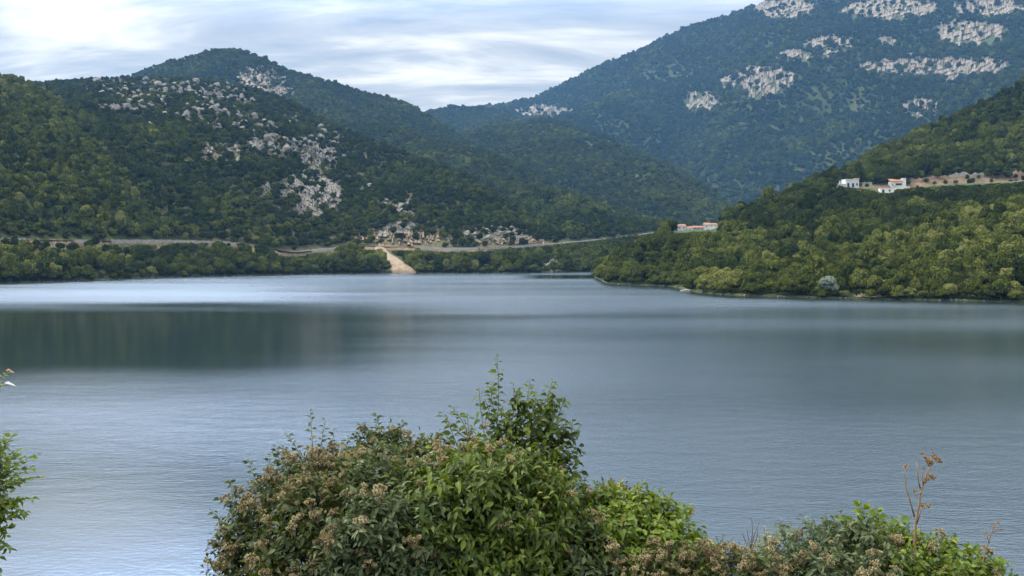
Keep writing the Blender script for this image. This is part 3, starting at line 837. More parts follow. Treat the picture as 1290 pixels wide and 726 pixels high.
def candidates(y0, y1, s, seed, lays, umin=-140, umax=1430):
    rng = np.random.default_rng(seed)
    xa = (umin - CX) / F * y1; xb = (umax - CX) / F * y1
    gx_, gy_ = np.meshgrid(np.arange(xa, xb, s), np.arange(y0, y1, s), indexing='ij')
    gx_[:, ::2] += s / 2
    x = gx_.ravel() + rng.uniform(-.42, .42, gx_.size) * s; y = gy_.ravel() + rng.uniform(-.42, .42, gx_.size) * s
    y = np.maximum(y, 236)
    u = u_of(x, y); k = (u > umin) & (u < umax); x, y, u = x[k], y[k], u[k]
    lid = layer_at(x, y); k = np.isin(lid, [LI[l] for l in lays]); x, y, u, lid = x[k], y[k], u[k], lid[k]
    z = height(x, y)
    k = (z > 0.25) & seen(x, y, z, s * 2.2)
    return x[k], y[k], z[k], u[k], lid[k]
T = {k: [] for k in ('x', 'y', 'z', 'r', 'h', 't', 'zone')}
def add_trees(y0, y1, s, seed, lays, rmin, rmax, tall, tint0, tvar, zone, drop=0.05, filt=None):
    rng = np.random.default_rng(seed + 5000)
    x, y, z, u, lid = candidates(y0, y1, s, seed, lays)
    row = row_of(x, y, z)
    keep = rng.random(len(x)) > drop
    en = edge_noise(u, row)
    for r in ROCKS:
        d = in_region(r, u, row - 0.3 * rmax * F / y)
        fill = r[5]
        pd = np.where(fill > 0.55, (d + (1.1 if r[0] == 'cliff' else 2.4) * (en - .5) < (.95 if r[0] == 'cliff' else .80)) * (0.90 if r[0] == 'cliff' or fill > .9 else 0.82), (d < 1) * smooth(.30, .62, en + .12) * min(0.9, fill * 1.9))
        if r[9]: pd = pd * (lid == LI[r[9]])
        keep &= rng.random(len(x)) > pd
    keep &= ~in_poly(u, row - 1.0, SCAR)
    rd = road_dist(x, y)
    keep &= ~((np.abs(rd) < 6.5) & (lid != LI['near_hill']))
    td = y - np.interp(u, US, T_Y)
    keep &= ~((lid == LI['near_hill']) & (u > 1036) & (td > -5) & (td < 24) & (rng.random(len(x)) > (0.26 if rmax < 5 else 0)))
    if filt is not None: keep &= filt(x, y, z, u, row, rd, td)
    x, y, z, u, lid, row, en = (a[keep] for a in (x, y, z, u, lid, row, en))
    big = fbm(N1, x, y, 55 + s * 8, 3)
    tdk = (lid == LI['near_hill']) & (u > 1036) & (y - np.interp(u, US, T_Y) > -5) & (y - np.interp(u, US, T_Y) < 24)
    r = rng.uniform(rmin, rmax, len(x)) * np.where(tdk, 0.42, 1.0) * (0.72 + 0.56 * big) * np.where(rng.random(len(x)) < 0.12, 1.3, 1.0)
    h = r * tall * rng.uniform(0.72, 1.34, len(x))
    t = tint0 + tvar * ((big - .5) * 2.6 + 1.2 * (fbm(N3, x, y, 24 + 4 * s, 2) - .5) + rng.normal(0, 0.72, len(x)))
    # trees in front of the road, the houses and the terrace stay low enough to leave them in view
    cap = np.interp(u, TOPCAP[:, 0], TOPCAP[:, 1])
    near = ((u > 848) & (u < 910) & (y > 1050) & (y < 1190)) | ((lid == LI['bank']) & (y < np.interp(u, US, ROAD_Y))) | ((lid == LI['near_hill']) & ((y < np.interp(u, US, T_Y) + 3) | (u < 915)))
    ztop = z + h * 1.75; zmax = zrow(cap, y)
    over = near & (cap > 1) & (ztop > zmax)
    sc = np.where(over, np.clip((zmax - z) / (h * 1.75 + 1e-6), 0, 1), 1)
    kk = sc > 0.30
    for n, a in zip(('x', 'y', 'z', 'r', 'h', 't'), (x, y, z, r * np.sqrt(sc), h * sc, t)): T[n].append(a[kk])
    T['zone'].append(np.array([zone] * int(kk.sum()), dtype=object))
    return int(kk.sum())
B_ = lambda x, y, z, u, row, rd, td: rd < -2
n = 0
n += add_trees(430, 760, 5.6, 11, ['bank'], 3.4, 5.2, 1.1, 0.46, 0.24, 'shore', 0.04, lambda x, y, z, u, row, rd, td: (rd < -4) & (y - np.interp(u, US, Y_LSH) < 0.42 * (np.interp(u, US, ROAD_Y) - np.interp(u, US, Y_LSH))))
n += add_trees(430, 760, 4.4, 12, ['bank'], 1.7, 2.9, 1.0, 0.30, 0.20, 'bank', 0.22, lambda x, y, z, u, row, rd, td: (rd < -4) & (y - np.interp(u, US, Y_LSH) >= 0.42 * (np.interp(u, US, ROAD_Y) - np.interp(u, US, Y_LSH))))
n += add_trees(760, 1250, 5.6, 13, ['bank'], 2.6, 4.2, 1.0, 0.34, 0.18, 'shore_far', 0.06, B_)
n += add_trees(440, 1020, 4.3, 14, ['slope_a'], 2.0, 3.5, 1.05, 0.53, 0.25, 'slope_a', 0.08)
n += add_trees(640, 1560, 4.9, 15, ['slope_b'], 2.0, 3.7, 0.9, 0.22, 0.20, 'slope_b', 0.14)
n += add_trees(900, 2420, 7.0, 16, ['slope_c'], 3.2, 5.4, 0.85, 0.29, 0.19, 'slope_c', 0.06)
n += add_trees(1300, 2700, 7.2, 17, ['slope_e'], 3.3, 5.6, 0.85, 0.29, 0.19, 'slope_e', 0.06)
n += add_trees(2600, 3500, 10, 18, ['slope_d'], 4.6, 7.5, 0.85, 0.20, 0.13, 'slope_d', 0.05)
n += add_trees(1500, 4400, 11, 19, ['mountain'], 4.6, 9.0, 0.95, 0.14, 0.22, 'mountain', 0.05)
def waterline(seed, ys, u0, u1, s, rmin, rmax, t0, zone):
    rng = np.random.default_rng(seed); u = u0
    while u < u1:
        y = float(np.interp(u, US, ys)) + rng.uniform(0.4, 2.6); x = (u - CX) / F * y
        if not in_poly(np.array([u]), np.array([343.]), SCAR)[0]:
            r = rng.uniform(rmin, rmax); z = max(float(height(x, y)), 0.0) - .1
            for n_, a in zip(('x', 'y', 'z', 'r', 'h', 't'), (x, y, z, r, r * rng.uniform(.8, 1.25), t0 + rng.normal(0, .14))): T[n_].append(np.array([a]))
            T['zone'].append(np.array([zone], dtype=object))
        u += s * F / y * rng.uniform(.55, 1.4)
waterline(31, Y_LSH, -120, 770, 4.4, 2.0, 3.9, 0.48, 'shore')
waterline(32, Y_RSH, 766, 1420, 3.6, 1.5, 3.0, 0.46, 'mound')
def gm(u): return np.interp(u, US, GM_Y)
n += add_trees(290, 640, 4.5, 20, ['near_hill'], 1.9, 3.4, 1.1, 0.47, 0.24, 'mound', 0.03, lambda x, y, z, u, row, rd, td: y < gm(u) + 8)
n += add_trees(290, 960, 5.0, 21, ['near_hill'], 2.2, 4.0, 1.15, 0.22, 0.20, 'hill_dark', 0.03, lambda x, y, z, u, row, rd, td: (y >= gm(u) + 8) & (td < 3))
n += add_trees(480, 980, 5.3, 22, ['near_hill'], 2.5, 4.0, 1.1, 0.27, 0.22, 'hill_top', 0.05, lambda x, y, z, u, row, rd, td: (y >= gm(u) + 8) & (td >= 3))
T = {k: np.concatenate(v) for k, v in T.items()}
T['u'] = u_of(T['x'], T['y']); T['row'] = row_of(T['x'], T['y'], T['z'] + T['h'])
rngt = np.random.default_rng(77)
T['rot'] = rngt.uniform(0, 6.28, len(T['x'])); T['pick'] = rngt.integers(0, 6, len(T['x']))
# light green poplar patch, brighter trees on the point
pt = (T['zone'] == 'hill_dark') & (((T['u'] - 918) / 45) ** 2 + ((T['row'] - 305) / 22) ** 2 < 1)
T['t'][pt] += 0.28
pt = (T['zone'] != 'shore') & (T['u'] > 765) & (T['u'] < 880) & np.isin(T['zone'], ['mound', 'hill_dark'])
T['t'][pt] = 0.40 + 0.5 * (T['t'][pt] - 0.4)
pt = (T['zone'] == 'mound') & (((T['u'] - 905) / 25) ** 2 + ((T['row'] - 352) / 10) ** 2 < 1)
T['t'][pt] = 0.80
T['t'] = np.clip(T['t'], 0.02, 0.98)
print('trees', n)

# single trees: the 300 that show largest; all the others stay woodland masses
vis = (T['u'] > -5) & (T['u'] < 1295) & seen(T['x'], T['y'], T['z'] + T['h'] * 1.2, 0.0)
# hidden behind a nearer crown?
order = np.argsort(T['y']); skyl = np.full(1500, -9.0); frac = np.zeros(len(T['x']))
for i in order:
    if T['y'][i] > 800: break
    hw = T['r'][i] * F / T['y'][i]; a = int(T['u'][i] - hw * 0.7) + 150; b = int(T['u'][i] + hw * 0.7) + 151
    if a < 0 or b >= 1500: continue
    top = (T['z'][i] + T['h'][i] * 1.6 - EYE) / T['y'][i]; bot = (T['z'][i] + 0.2 * T['h'][i] - EYE) / T['y'][i]
    seg = skyl[a:b]; frac[i] = np.clip((top - np.maximum(seg, bot)) / (top - bot), 0, 1).mean()
    np.maximum(seg, top - 0.1 * (top - bot), out=seg)
score = np.where(vis, (T['r'] * F / T['y']) ** 2 * frac, 0) * (T['y'] < 800)
single = np.zeros(len(score), bool); single[np.argsort(-score)[:292]] = True

def where_phrase(zone, u, y):
    if zone in ('shore', 'bank'):
        if u < 70: return 'under the road wall far left end'
        if u < 130: return 'left of the long road wall'
        if u < 200: return 'below the long wall, left half'
        if u < 296: return 'below the long wall, right half'
        if u < 345: return 'just left of the road bend'
        if u < 425: return 'in front of the road bend'
        if u < 474: return 'just left of the sandy landslip'
        if u < 560: return 'just right of the sandy landslip'
        return 'below the rocky road cutting'
    if u < 800: return 'at the very tip of the wooded point'
    if u < 845: return 'midway along the wooded point'
    if u < 885: return 'by the small inlet behind the point'
    if u < 950: return 'below the bright poplars'
    if u < 1010: return 'between poplars and silver tree'
    if u < 1075: return 'around the silver tree'
    if u < 1140: return 'around the dead shore brush'
    if u < 1215: return 'below the white terrace hut'
    return 'below the lone terrace cypress'
def tree_label(i):
    z, u, t, rr = T['zone'][i], T['u'][i], T['t'][i], T['r'][i] * F / T['y'][i]
    c = 'dark green' if t < 0.28 else 'mid green' if t < 0.45 else 'olive green' if t < 0.62 else 'bright green'
    sz = 'large' if T['r'][i] > 3.9 else 'medium' if T['r'][i] > 2.9 else 'small'
    st = 'at the water' if (z == 'shore' or (z == 'mound' and T['z'][i] < 6)) else 'up the slope'
    return f"{sz} {c} tree {st} {where_phrase(z, u, T['y'][i])}"
for i in np.nonzero(single)[0]:
    lb = tree_label(i)
    zone = 'trees along the left shore' if T['zone'][i] in ('shore', 'bank') else 'trees on the near right hillside'
    root = empty('tree', (T['x'][i], T['y'][i], T['z'][i] - 0.1), lb, 'tree', lb + 's' if False else zone, T['rot'][i])
    r_, h_ = float(T['r'][i]), float(T['h'][i])
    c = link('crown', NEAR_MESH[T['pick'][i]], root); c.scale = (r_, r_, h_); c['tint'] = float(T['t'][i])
    k = link('trunk', TRUNK_MESH, root); k.scale = (r_, r_, h_)

def mass(name, label, zones, protos, maxy=1e9, miny=0):
    m = np.isin(T['zone'], zones) & ~single
    if not m.any(): return
    P = np.stack([T['x'][m], T['y'][m], T['z'][m] - 0.15], -1)
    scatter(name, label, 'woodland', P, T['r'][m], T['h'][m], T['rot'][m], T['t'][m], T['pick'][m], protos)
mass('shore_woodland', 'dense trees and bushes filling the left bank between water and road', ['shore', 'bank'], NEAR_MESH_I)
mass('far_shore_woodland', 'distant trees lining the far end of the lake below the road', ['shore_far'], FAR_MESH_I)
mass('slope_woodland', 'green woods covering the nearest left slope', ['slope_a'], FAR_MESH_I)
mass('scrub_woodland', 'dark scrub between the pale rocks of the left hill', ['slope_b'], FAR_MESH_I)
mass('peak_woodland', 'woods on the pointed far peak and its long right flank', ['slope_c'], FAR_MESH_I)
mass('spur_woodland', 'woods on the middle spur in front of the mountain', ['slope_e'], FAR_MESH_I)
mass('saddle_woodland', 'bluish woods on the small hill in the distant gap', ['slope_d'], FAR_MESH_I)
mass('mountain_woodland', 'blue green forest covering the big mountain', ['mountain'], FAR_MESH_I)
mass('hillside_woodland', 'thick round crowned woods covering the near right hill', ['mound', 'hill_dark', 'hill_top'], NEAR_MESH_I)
if REST:
    scatter('stones', 'smaller stones strewn along the waterline and between the hillside boulders', 'stones', [(b[1], b[2], b[3] + b[4] * .3) for b in REST], [b[4] for b in REST], [b[4] * b[5] for b in REST], [b[1] % 6.28 for b in REST], [0.5] * len(REST), [b[6] for b in REST], BM)
# ------------------------------------------------------------------ lakeside road, its walls and cutting
def W(px, row, y): return np.array([(px - CX) / F * y, y, EYE + (HOR - row) / F * y])
def ribbon(us, off_near, off_far, dz):
    y = np.interp(us, US, ROAD_Y); z = np.interp(us, US, ROAD_Z)
    x = (us - CX) / F * y
    c = np.stack([x, y, z], -1)
    t = np.gradient(c, axis=0); t[:, 2] = 0; t /= np.linalg.norm(t, axis=1, keepdims=True)
    nrm = np.stack([-t[:, 1], t[:, 0], np.zeros(len(t))], -1)      # away from the lake
    return c + nrm * off_near + [0, 0, dz], c + nrm * off_far + [0, 0, dz]
M_ASPH = simple_mat('asphalt', (0.10, 0.10, 0.10), 0.9, 0.2, 0.4)
M_STONEW = simple_mat('pale_stone_wall', (0.25, 0.225, 0.195), 0.9, 0.4, 0.5, 0.4)
M_CONC = simple_mat('concrete', (0.30, 0.28, 0.25), 0.9, 0.2, 0.5)
M_EARTHW = simple_mat('earth_wall', (0.25, 0.17, 0.12), 0.95, 0.4, 0.35, 0.5)
M_WHITE = simple_mat('white_render', (0.42, 0.41, 0.39), 0.85, 0.18, 0.6)
M_CREAM = simple_mat('cream_render', (0.60, 0.55, 0.47), 0.85, 0.12, 0.6)
M_TILE = simple_mat('clay_tiles', (0.24, 0.11, 0.062), 0.85, 0.3, 1.6)
M_PINK = simple_mat('pink_coping', (0.46, 0.25, 0.19), 0.85, 0.2, 1.6)
M_GLASS = simple_mat('dark_window', (0.015, 0.018, 0.022), 0.15, 0.1, 1.0, 0.0, 0.6)
M_GREYP = simple_mat('grey_plaster', (0.24, 0.235, 0.225), 0.9, 0.25, 0.7)
M_METAL = simple_mat('galvanised_metal', (0.22, 0.23, 0.25), 0.5, 0.2, 2.0)
M_SAND = simple_mat('sandy_earth', (0.20, 0.145, 0.10), 0.95, 0.42, 0.35, 0.6)
us = np.arange(-300, 905, 4.0)
a_, b_ = ribbon(us, -3.2, 3.4, 0.22)
V = np.concatenate([a_, b_]); n_ = len(us)
q = np.array([(i, i + 1, n_ + i + 1, n_ + i) for i in range(n_ - 1)])
tag(link('road', mesh_np('road', V, q, [M_ASPH], True)), 'grey lakeside road running along the left shore', 'road', kind='structure')
def wall_run(name, u0, u1, off, thick, below, above, mat, label, cat, stepn=3.0, wob=0.0):
    uu = np.arange(u0, u1 + stepn, stepn)
    i_, o_ = ribbon(uu, off, off - thick, 0.0)
    n = len(uu); rng = np.random.default_rng(abs(int(u0)) + 3)
    top = above + wob * rng.uniform(-1, 1, n); bot = np.full(n, -below)
    V = np.concatenate([i_ + np.stack([0*top, 0*top, bot], -1), i_ + np.stack([0*top, 0*top, top], -1), o_ + np.stack([0*top, 0*top, top], -1), o_ + np.stack([0*top, 0*top, bot], -1)])
    q = [(k*n+i, k*n+i+1, ((k+1) % 4)*n+i+1, ((k+1) % 4)*n+i) for k in range(4) for i in range(n-1)] + [(0, n, 2*n, 3*n), (n-1, 4*n-1, 3*n-1, 2*n-1)]
    return tag(link(name, mesh_np(name, V, np.array(q), [mat], False)), label, cat)
wall_run('road_wall', -40, 24, -3.3, 0.5, 2.2, 0.9, M_STONEW, 'pale road wall at the left edge of the view above shore trees', 'wall', 3, .1)
wall_run('road_wall', 90, 104, -3.3, 0.5, 2.0, 0.8, M_STONEW, 'shortest pale road wall, peeping out left of the long wall', 'wall', 3, .1)
wall_run('road_wall', 134, 216, -3.3, 0.5, 2.6, 0.8, M_STONEW, 'long pale stone retaining wall carrying the road on the left shore', 'wall', 3, .15)
wall_run('road_wall', 217, 300, -3.3, 0.5, 1.4, 0.7, M_STONEW, 'grey retaining wall continuing the road to the right of the long stone wall', 'wall', 3, .15)
wall_run('road_wall', 388, 426, -3.3, 0.5, 1.2, 0.7, M_CONC, 'light grey parapet on the road bend left of the landslip', 'wall', 3, .05)
wall_run('road_wall', 528, 600, -3.3, 0.4, 1.6, 0.9, M_CONC, 'pale grey parapet under the rust coloured cutting', 'wall', 3, .05)
wall_run('road_wall', 602, 690, -3.3, 0.4, 0.8, 0.8, M_STONEW, 'pale parapet over the rocky shore bluff', 'wall', 3, .1)
wall_run('road_wall', 704, 842, -3.3, 0.4, 0.4, 0.6, M_CONC, 'far parapet where the road climbs to the village', 'wall', 3, .05)
def post(px, row_base, hgt, label):
    x, y, z = at(px, row_base)
    r = empty('utility_pole', (x, y, z - .3), label, 'pole', 'poles along the road')
    MB().tube([(0, 0, 0), (0, 0, hgt)], [0.16, 0.11], 7).build('pole', M_CONC, r)
    MB().box(-0.8, 0.8, -.08, .08, hgt - 0.7, hgt - 0.55).build('crossarm', M_METAL, r)
post(211, 302, 5.5, 'thin pale utility pole behind the long road wall')
post(314, 305, 5.0, 'thin pale utility pole near the road bend')
# landslip
ss, tt = np.meshgrid(np.linspace(0, 1, 40), np.linspace(0, 1, 60), indexing='ij')
p0, p1 = np.array([472., 318.]), np.array([486., 318.]); p2, p3 = np.array([525., 344.2]), np.array([493., 344.2])
left = p0 + (p3 - p0) * tt[..., None] ** np.array([1.15, 1.0]); right = p1 + (p2 - p1) * tt[..., None] ** np.array([1.0, 1.0])
pp = left + (right - left) * ss[..., None]
yy0 = np.interp(pp[..., 0], US, ROAD_Y) - 6; yy1 = np.interp(pp[..., 0], US, Y_LSH) + 0.5
yy = yy0 + (yy1 - yy0) * tt
xx = (pp[..., 0] - CX) / F * yy
zz = height(xx, yy); zz = zz + 0.9 + 2.6 * (fbm(N1, xx, yy, 6, 4) - .5) * np.sin(np.pi * ss) + 0.8 * np.sin(np.pi * ss)
zz = np.where((ss < .02) | (ss > .98), zz - 2.5, zz); zz = np.where(tt > .985, np.minimum(zz, 0.05), zz)
ii = np.arange(xx.size).reshape(xx.shape)
q = np.stack([ii[:-1, :-1], ii[1:, :-1], ii[1:, 1:], ii[:-1, 1:]], -1).reshape(-1, 4)
tag(link('landslip', mesh_np('landslip', np.stack([xx, yy, zz], -1).reshape(-1, 3), q, [M_SAND], True)), 'sandy landslip fan sliding from the road to the water', 'landslip')

# ------------------------------------------------------------------ buildings
def part(mb, name, mat, root): return mb.build(name, mat, root)
def gable(mb, x0, x1, y0, y1, z, rise, ov=0.35):
    ym = (y0 + y1) / 2
    a = [(x0-ov, y0-ov, z), (x1+ov, y0-ov, z), (x1+ov, ym, z+rise), (x0-ov, ym, z+rise), (x1+ov, y1+ov, z), (x0-ov, y1+ov, z)]
    b = len(mb.v); mb.v += a + [(p[0], p[1], p[2]-0.22) for p in a]
    for f in ((0,1,2,3), (3,2,4,5), (7,6,9,8), (8,9,11,10), (0,6,7,1), (4,10,11,5), (1,7,8,2), (2,8,10,4), (3,9,6,0), (5,11,9,3)): mb.f.append(tuple(b+i for i in f))
    return mb
def window(root, mb_args, frame_mat=None):
    x0, x1, y, z0, z1 = mb_args
    f = MB().box(x0-.08, x1+.08, y-.06, y+.02, z0-.08, z1+.08).build('window', frame_mat or M_WHITE, root)
    MB().box(x0, x1, y-.085, y-.062, z0, z1).build('pane', M_GLASS, f)
# ruined looking flat white house
x, y, z = at(1074, 237.2, 600); s_ = y / F
r = empty('house', (x, y, z - .2), 'flat roofed white house with arched openings on the terrace', 'house', None, 0.10)
part(MB().box(-4, 4, 0, 7, -1.5, 5.2), 'wall', M_WHITE, r)
part(MB().box(-4.15, 4.15, -.15, 7.1, 5.2, 5.5), 'roof', M_WHITE, r)
part(MB().box(2.0, 4.3, -.3, 4, 5.503, 6.0), 'roof_tiles', M_PINK, r)
for wx in (-2.6, 0.3):
    mb = MB(); pts = [(wx-.65, -.03, .6), (wx+.65, -.03, .6)] + [(wx+.65*math.cos(a), -.03, 2.5+.65*math.sin(a)) for a in np.linspace(0, math.pi, 9)]
    mb.poly(pts); mb.poly([(p[0], p[1]-.05, p[2]) for p in pts])
    mb.build('arched_opening', M_GLASS, r)
window(r, (2.3, 3.2, 0, 1.6, 3.0))
part(MB().box(-10.2, -4.1, 0.8, 6, -1.5, 2.4), 'side_wing', M_WHITE, r)
part(MB().box(-10.4, -4.1, 0.6, 6.1, 2.4, 2.7), 'wing_roof', M_CREAM, r)
part(MB().tube([(-7.0, 2, 2.7), (-7.0, 2, 4.6)], .35, 8), 'chimney', M_WHITE, r)
window(r, (-8.6, -7.4, .8, .5, 1.7))
# red roofed house
x, y, z = at(1131, 238, 600)
r = empty('house', (x, y, z - .2), 'white house with an orange tiled roof and a long dark window', 'house', None, -0.08)
part(MB().box(-4.2, 3.0, 0, 7, -1.5, 4.6), 'wall', M_WHITE, r)
mb = MB(); a = [(-4.6, -.6, 4.62), (3.0, -.6, 4.62), (3.0, 6.5, 6.5), (-4.6, 6.5, 6.5)]
mb.v += a + [(p[0], p[1], p[2]-.25) for p in a]; mb.f += [(0,1,2,3), (7,6,5,4), (0,4,5,1), (1,5,6,2), (2,6,7,3), (3,7,4,0)]
mb.build('roof', M_TILE, r)
part(MB().box(3.003, 5.0, -.25, 6, -1.5, 6.6), 'stair_tower', M_WHITE, r)
window(r, (-1.4, 2.4, 0, 1.9, 3.3)); window(r, (-3.5, -2.7, 0, 1.8, 2.6))
part(MB().box(-4.8, 6.2, -4.0, -.02, -1.5, .35), 'terrace', M_CREAM, r)
mb = MB(); mb.box(-4.8, 6.2, -4.1, -3.95, .352, 1.1); mb.build('parapet', M_WHITE, r)
# annex below
x, y, z = at(1117, 244.5, 590)
r = empty('annex', (x, y, z - .2), 'low white annex with a dark doorway below the orange roofed house', 'annex', None, -0.05)
part(MB().box(-3.6, 4.2, 0, 4.5, -1.5, 2.9), 'wall', M_CREAM, r)
part(MB().box(-3.8, 4.4, -.2, 4.6, 2.9, 3.15), 'roof', M_WHITE, r)
window(r, (-2.6, -1.3, 0, .3, 2.1)); window(r, (1.2, 2.2, 0, 1.0, 2.0))
for px, row, wd, hh, lb in ((1093, 234, 5.6, 1.5, 'grey shed wall between the two white houses'), (1115, 232.5, 5.6, 2.0, 'grey shed just behind the orange roofed house')):
    x, y, z = at(px, row, 600)
    r = empty('shed', (x, y, z - .2), lb, 'shed')
    part(MB().box(-wd/2, wd/2, 0, 3, -1, hh), 'wall', M_GREYP, r); part(MB().box(-wd/2-.15, wd/2+.15, -.15, 3.1, hh, hh+.2), 'roof', M_CONC, r)
x, y, z = at(1162, 222.5, 600); r = empty('hut', (x, y, z - .2), 'tiny white hut alone on the green terrace', 'hut')
part(MB().box(-.8, .8, 0, 1.6, -.6, 1.7), 'wall', M_WHITE, r); part(gable(MB(), -.8, .8, 0, 1.6, 1.72, .7, .15), 'roof', M_WHITE, r)
x, y, z = at(1270.5, 220.5, 600); r = empty('gate_pillar', (x, y, z - .2), 'white gate pillar beside the lone terrace cypress', 'pillar')
part(MB().box(-.7, .7, 0, 1.0, -.6, 2.0), 'shaft', M_WHITE, r); part(MB().box(-.85, .85, -.15, 1.15, 2.0, 2.2), 'cap', M_CREAM, r)
# terrace walls of stone and earth
def terrace_wall(u0, u1, row, hgt, mat, label):
    uu = np.arange(u0, u1, 3.0); rng = np.random.default_rng(int(u0))
    pts = np.array([at(u, row + 1.2 * math.sin(u * .05), 610) for u in uu])
    pts[:, 1] = np.convolve(np.pad(pts[:, 1], 3, mode='edge'), np.ones(7) / 7, 'valid')
    pts[:, 0] = (uu - CX) / F * pts[:, 1]; pts[:, 2] = height(pts[:, 0], pts[:, 1])
    n = len(uu); top = pts + np.stack([0*uu, 0*uu, hgt * rng.uniform(.55, 1.2, n)], -1); bot = pts - [0, 0, 1.5]
    V = np.concatenate([bot, top, top + [0, .8, 0], bot + [0, .8, 0]])
    q = [(k*n+i, k*n+i+1, ((k+1) % 4)*n+i+1, ((k+1) % 4)*n+i) for k in range(4) for i in range(n-1)] + [(0, n, 2*n, 3*n), (n-1, 4*n-1, 3*n-1, 2*n-1)]
    tag(link('terrace_wall', mesh_np('terrace_wall', V, np.array(q), [mat], False)), label, 'wall')
terrace_wall(1146, 1200, 229, 2.2, M_EARTHW, 'low broken brown wall on the terrace right of the houses')
terrace_wall(1196, 1252, 226, 3.0, M_STONEW, 'grey pink stone wall in the middle of the long terrace')
terrace_wall(1250, 1330, 223, 4.0, M_EARTHW, 'tallest brown earth wall at the right end of the terrace')
terrace_wall(1210, 1300, 215.5, 1.6, M_EARTHW, 'thin upper terrace wall beside the lone cypress')
# village
def vhouse(px, row, wd, dp, hh, rise, wall, roof, label, rz=0.0, nwin=2):
    x, y = (px - CX) / F * 1165, 1165.0
    z = EYE + (HOR - row) / F * y
    r = empty('house', (x, y, z), label, 'house', None, rz)
    part(MB().box(-wd/2, wd/2, 0, dp, -9, hh), 'wall', wall, r); gable(MB(), -wd/2, wd/2, 0, dp, hh + .2, rise).build('roof', roof, r)
    for k in range(nwin):
        wx = -wd/2 + (k + .5) * wd / nwin
        window(r, (wx - .6, wx + .6, 0, hh * .35, hh * .75), M_CREAM)
vhouse(859, 290.5, 9, 9, 5.0, 1.6, M_WHITE, M_TILE, 'white village house at the left end of the orange roofs', .15)
vhouse(869, 291, 7, 8, 2.9, 1.7, M_CREAM, M_TILE, 'cream village house next to the white one above the road', -.25, 1)
vhouse(880, 290, 11, 8, 2.6, 1.8, M_GREYP, M_TILE, 'long low middle house of the orange roofed village row', .12, 3)
vhouse(890, 287.6, 6.5, 9, 3.4, 2.3, M_WHITE, M_TILE, 'steep roofed village house fourth along the orange row', -.3, 1)
vhouse(899, 286.8, 8.5, 8, 3.0, 1.6, M_CREAM, M_TILE, 'highest village house just above the near wooded ridge', .2, 2)
vhouse(839, 293, 5, 6, 3.6, 1.2, M_CREAM, M_PINK, 'lone little building by the road before the village', .0, 1)
# lookout tower on the crest
x, y, z = at(94.5, 101.5, 1000)
r = empty('lookout_tower', (x, y, z), 'small lookout cabin on legs against the sky on the left crest', 'lookout tower', None, .2)
for lx in (-2.0, 2.0):
    for ly in (0, 3.6): MB().tube([(lx*1.1, ly, -1.0), (lx, ly, 4.4)], .28, 6).build('leg', M_METAL, r)
part(MB().box(-2.5, 2.5, -.5, 4.1, 4.4, 7.0), 'cabin', M_METAL, r)
part(MB().box(-3.0, 3.0, -1.0, 4.6, 7.0, 7.5), 'roof', M_GREYP, r)
MB().tube([(-2, 0, .2), (2, 0, 3.8)], .14, 5).build('brace', M_METAL, r)
MB().box(-1.6, 1.6, -.56, -.502, 5.3, 6.4).build('window', M_GLASS, r)

# ------------------------------------------------------------------ trees that stand out
def special(name, px, row, ymin, crown, r_, h_, tint, label, cat='tree', dz=0.0):
    x, y, z = at(px, row, ymin)
    root = empty(name, (x, y, z - .15 + dz), label, cat, None, random.uniform(0, 6))
    c = link('crown', crown, root); c.scale = (r_, r_, h_); c['tint'] = tint
    k = link('trunk', TRUNK_MESH, root); k.scale = (r_ * .8, r_ * .8, h_)
special('silver_tree', 1045, 373, 235, SILVER_MESH, 3.0, 3.6, 0.3, 'only silvery grey tree, at the right shore among green ones')
special('cypress', 1274, 222.5, 600, POPLAR_MESH, 1.6, 2.7, 0.08, 'lone dark cypress standing on the terrace at the right edge', 'cypress')
for px, h_, lb in ((1102, 3.0, 'slender pale poplar right behind the flat roofed house'), (1114, 3.2, 'tallest slender poplar behind the shed'), (1119, 2.7, 'slender poplar nearest the orange roofed house')):
    special('poplar', px, 229.5, 640, POPLAR_MESH, 1.1, h_, 0.42, lb, 'poplar')
for px, row, h_, t_, lb in ((838, 332, 2.4, .12, 'dark pointed conifer above the trees of the wooded point'), (1000, 295, 4.2, .16, 'tall dark conifer on the slope left of the white houses'), (963, 270, 4.0, .14, 'conifer spiking the ridge line of the near right hill'), (986, 283, 3.6, .2, 'dark conifer below the ridge spike on the near right hill')):
    special('conifer', px, row, 380, CONIFER_MESH, 2.8, h_, t_, lb, 'conifer')
for px, row, h_, lb in ((912, 318, 4.0, 'left bright green poplar on the slope above the inlet'), (926, 316, 4.6, 'tallest bright green poplar on the slope above the inlet'), (940, 318, 4.0, 'right bright green poplar on the slope above the inlet')):
    special('poplar', px, row, 390, POPLAR_MESH, 4.2, h_ * .85, 0.66, lb, 'poplar')
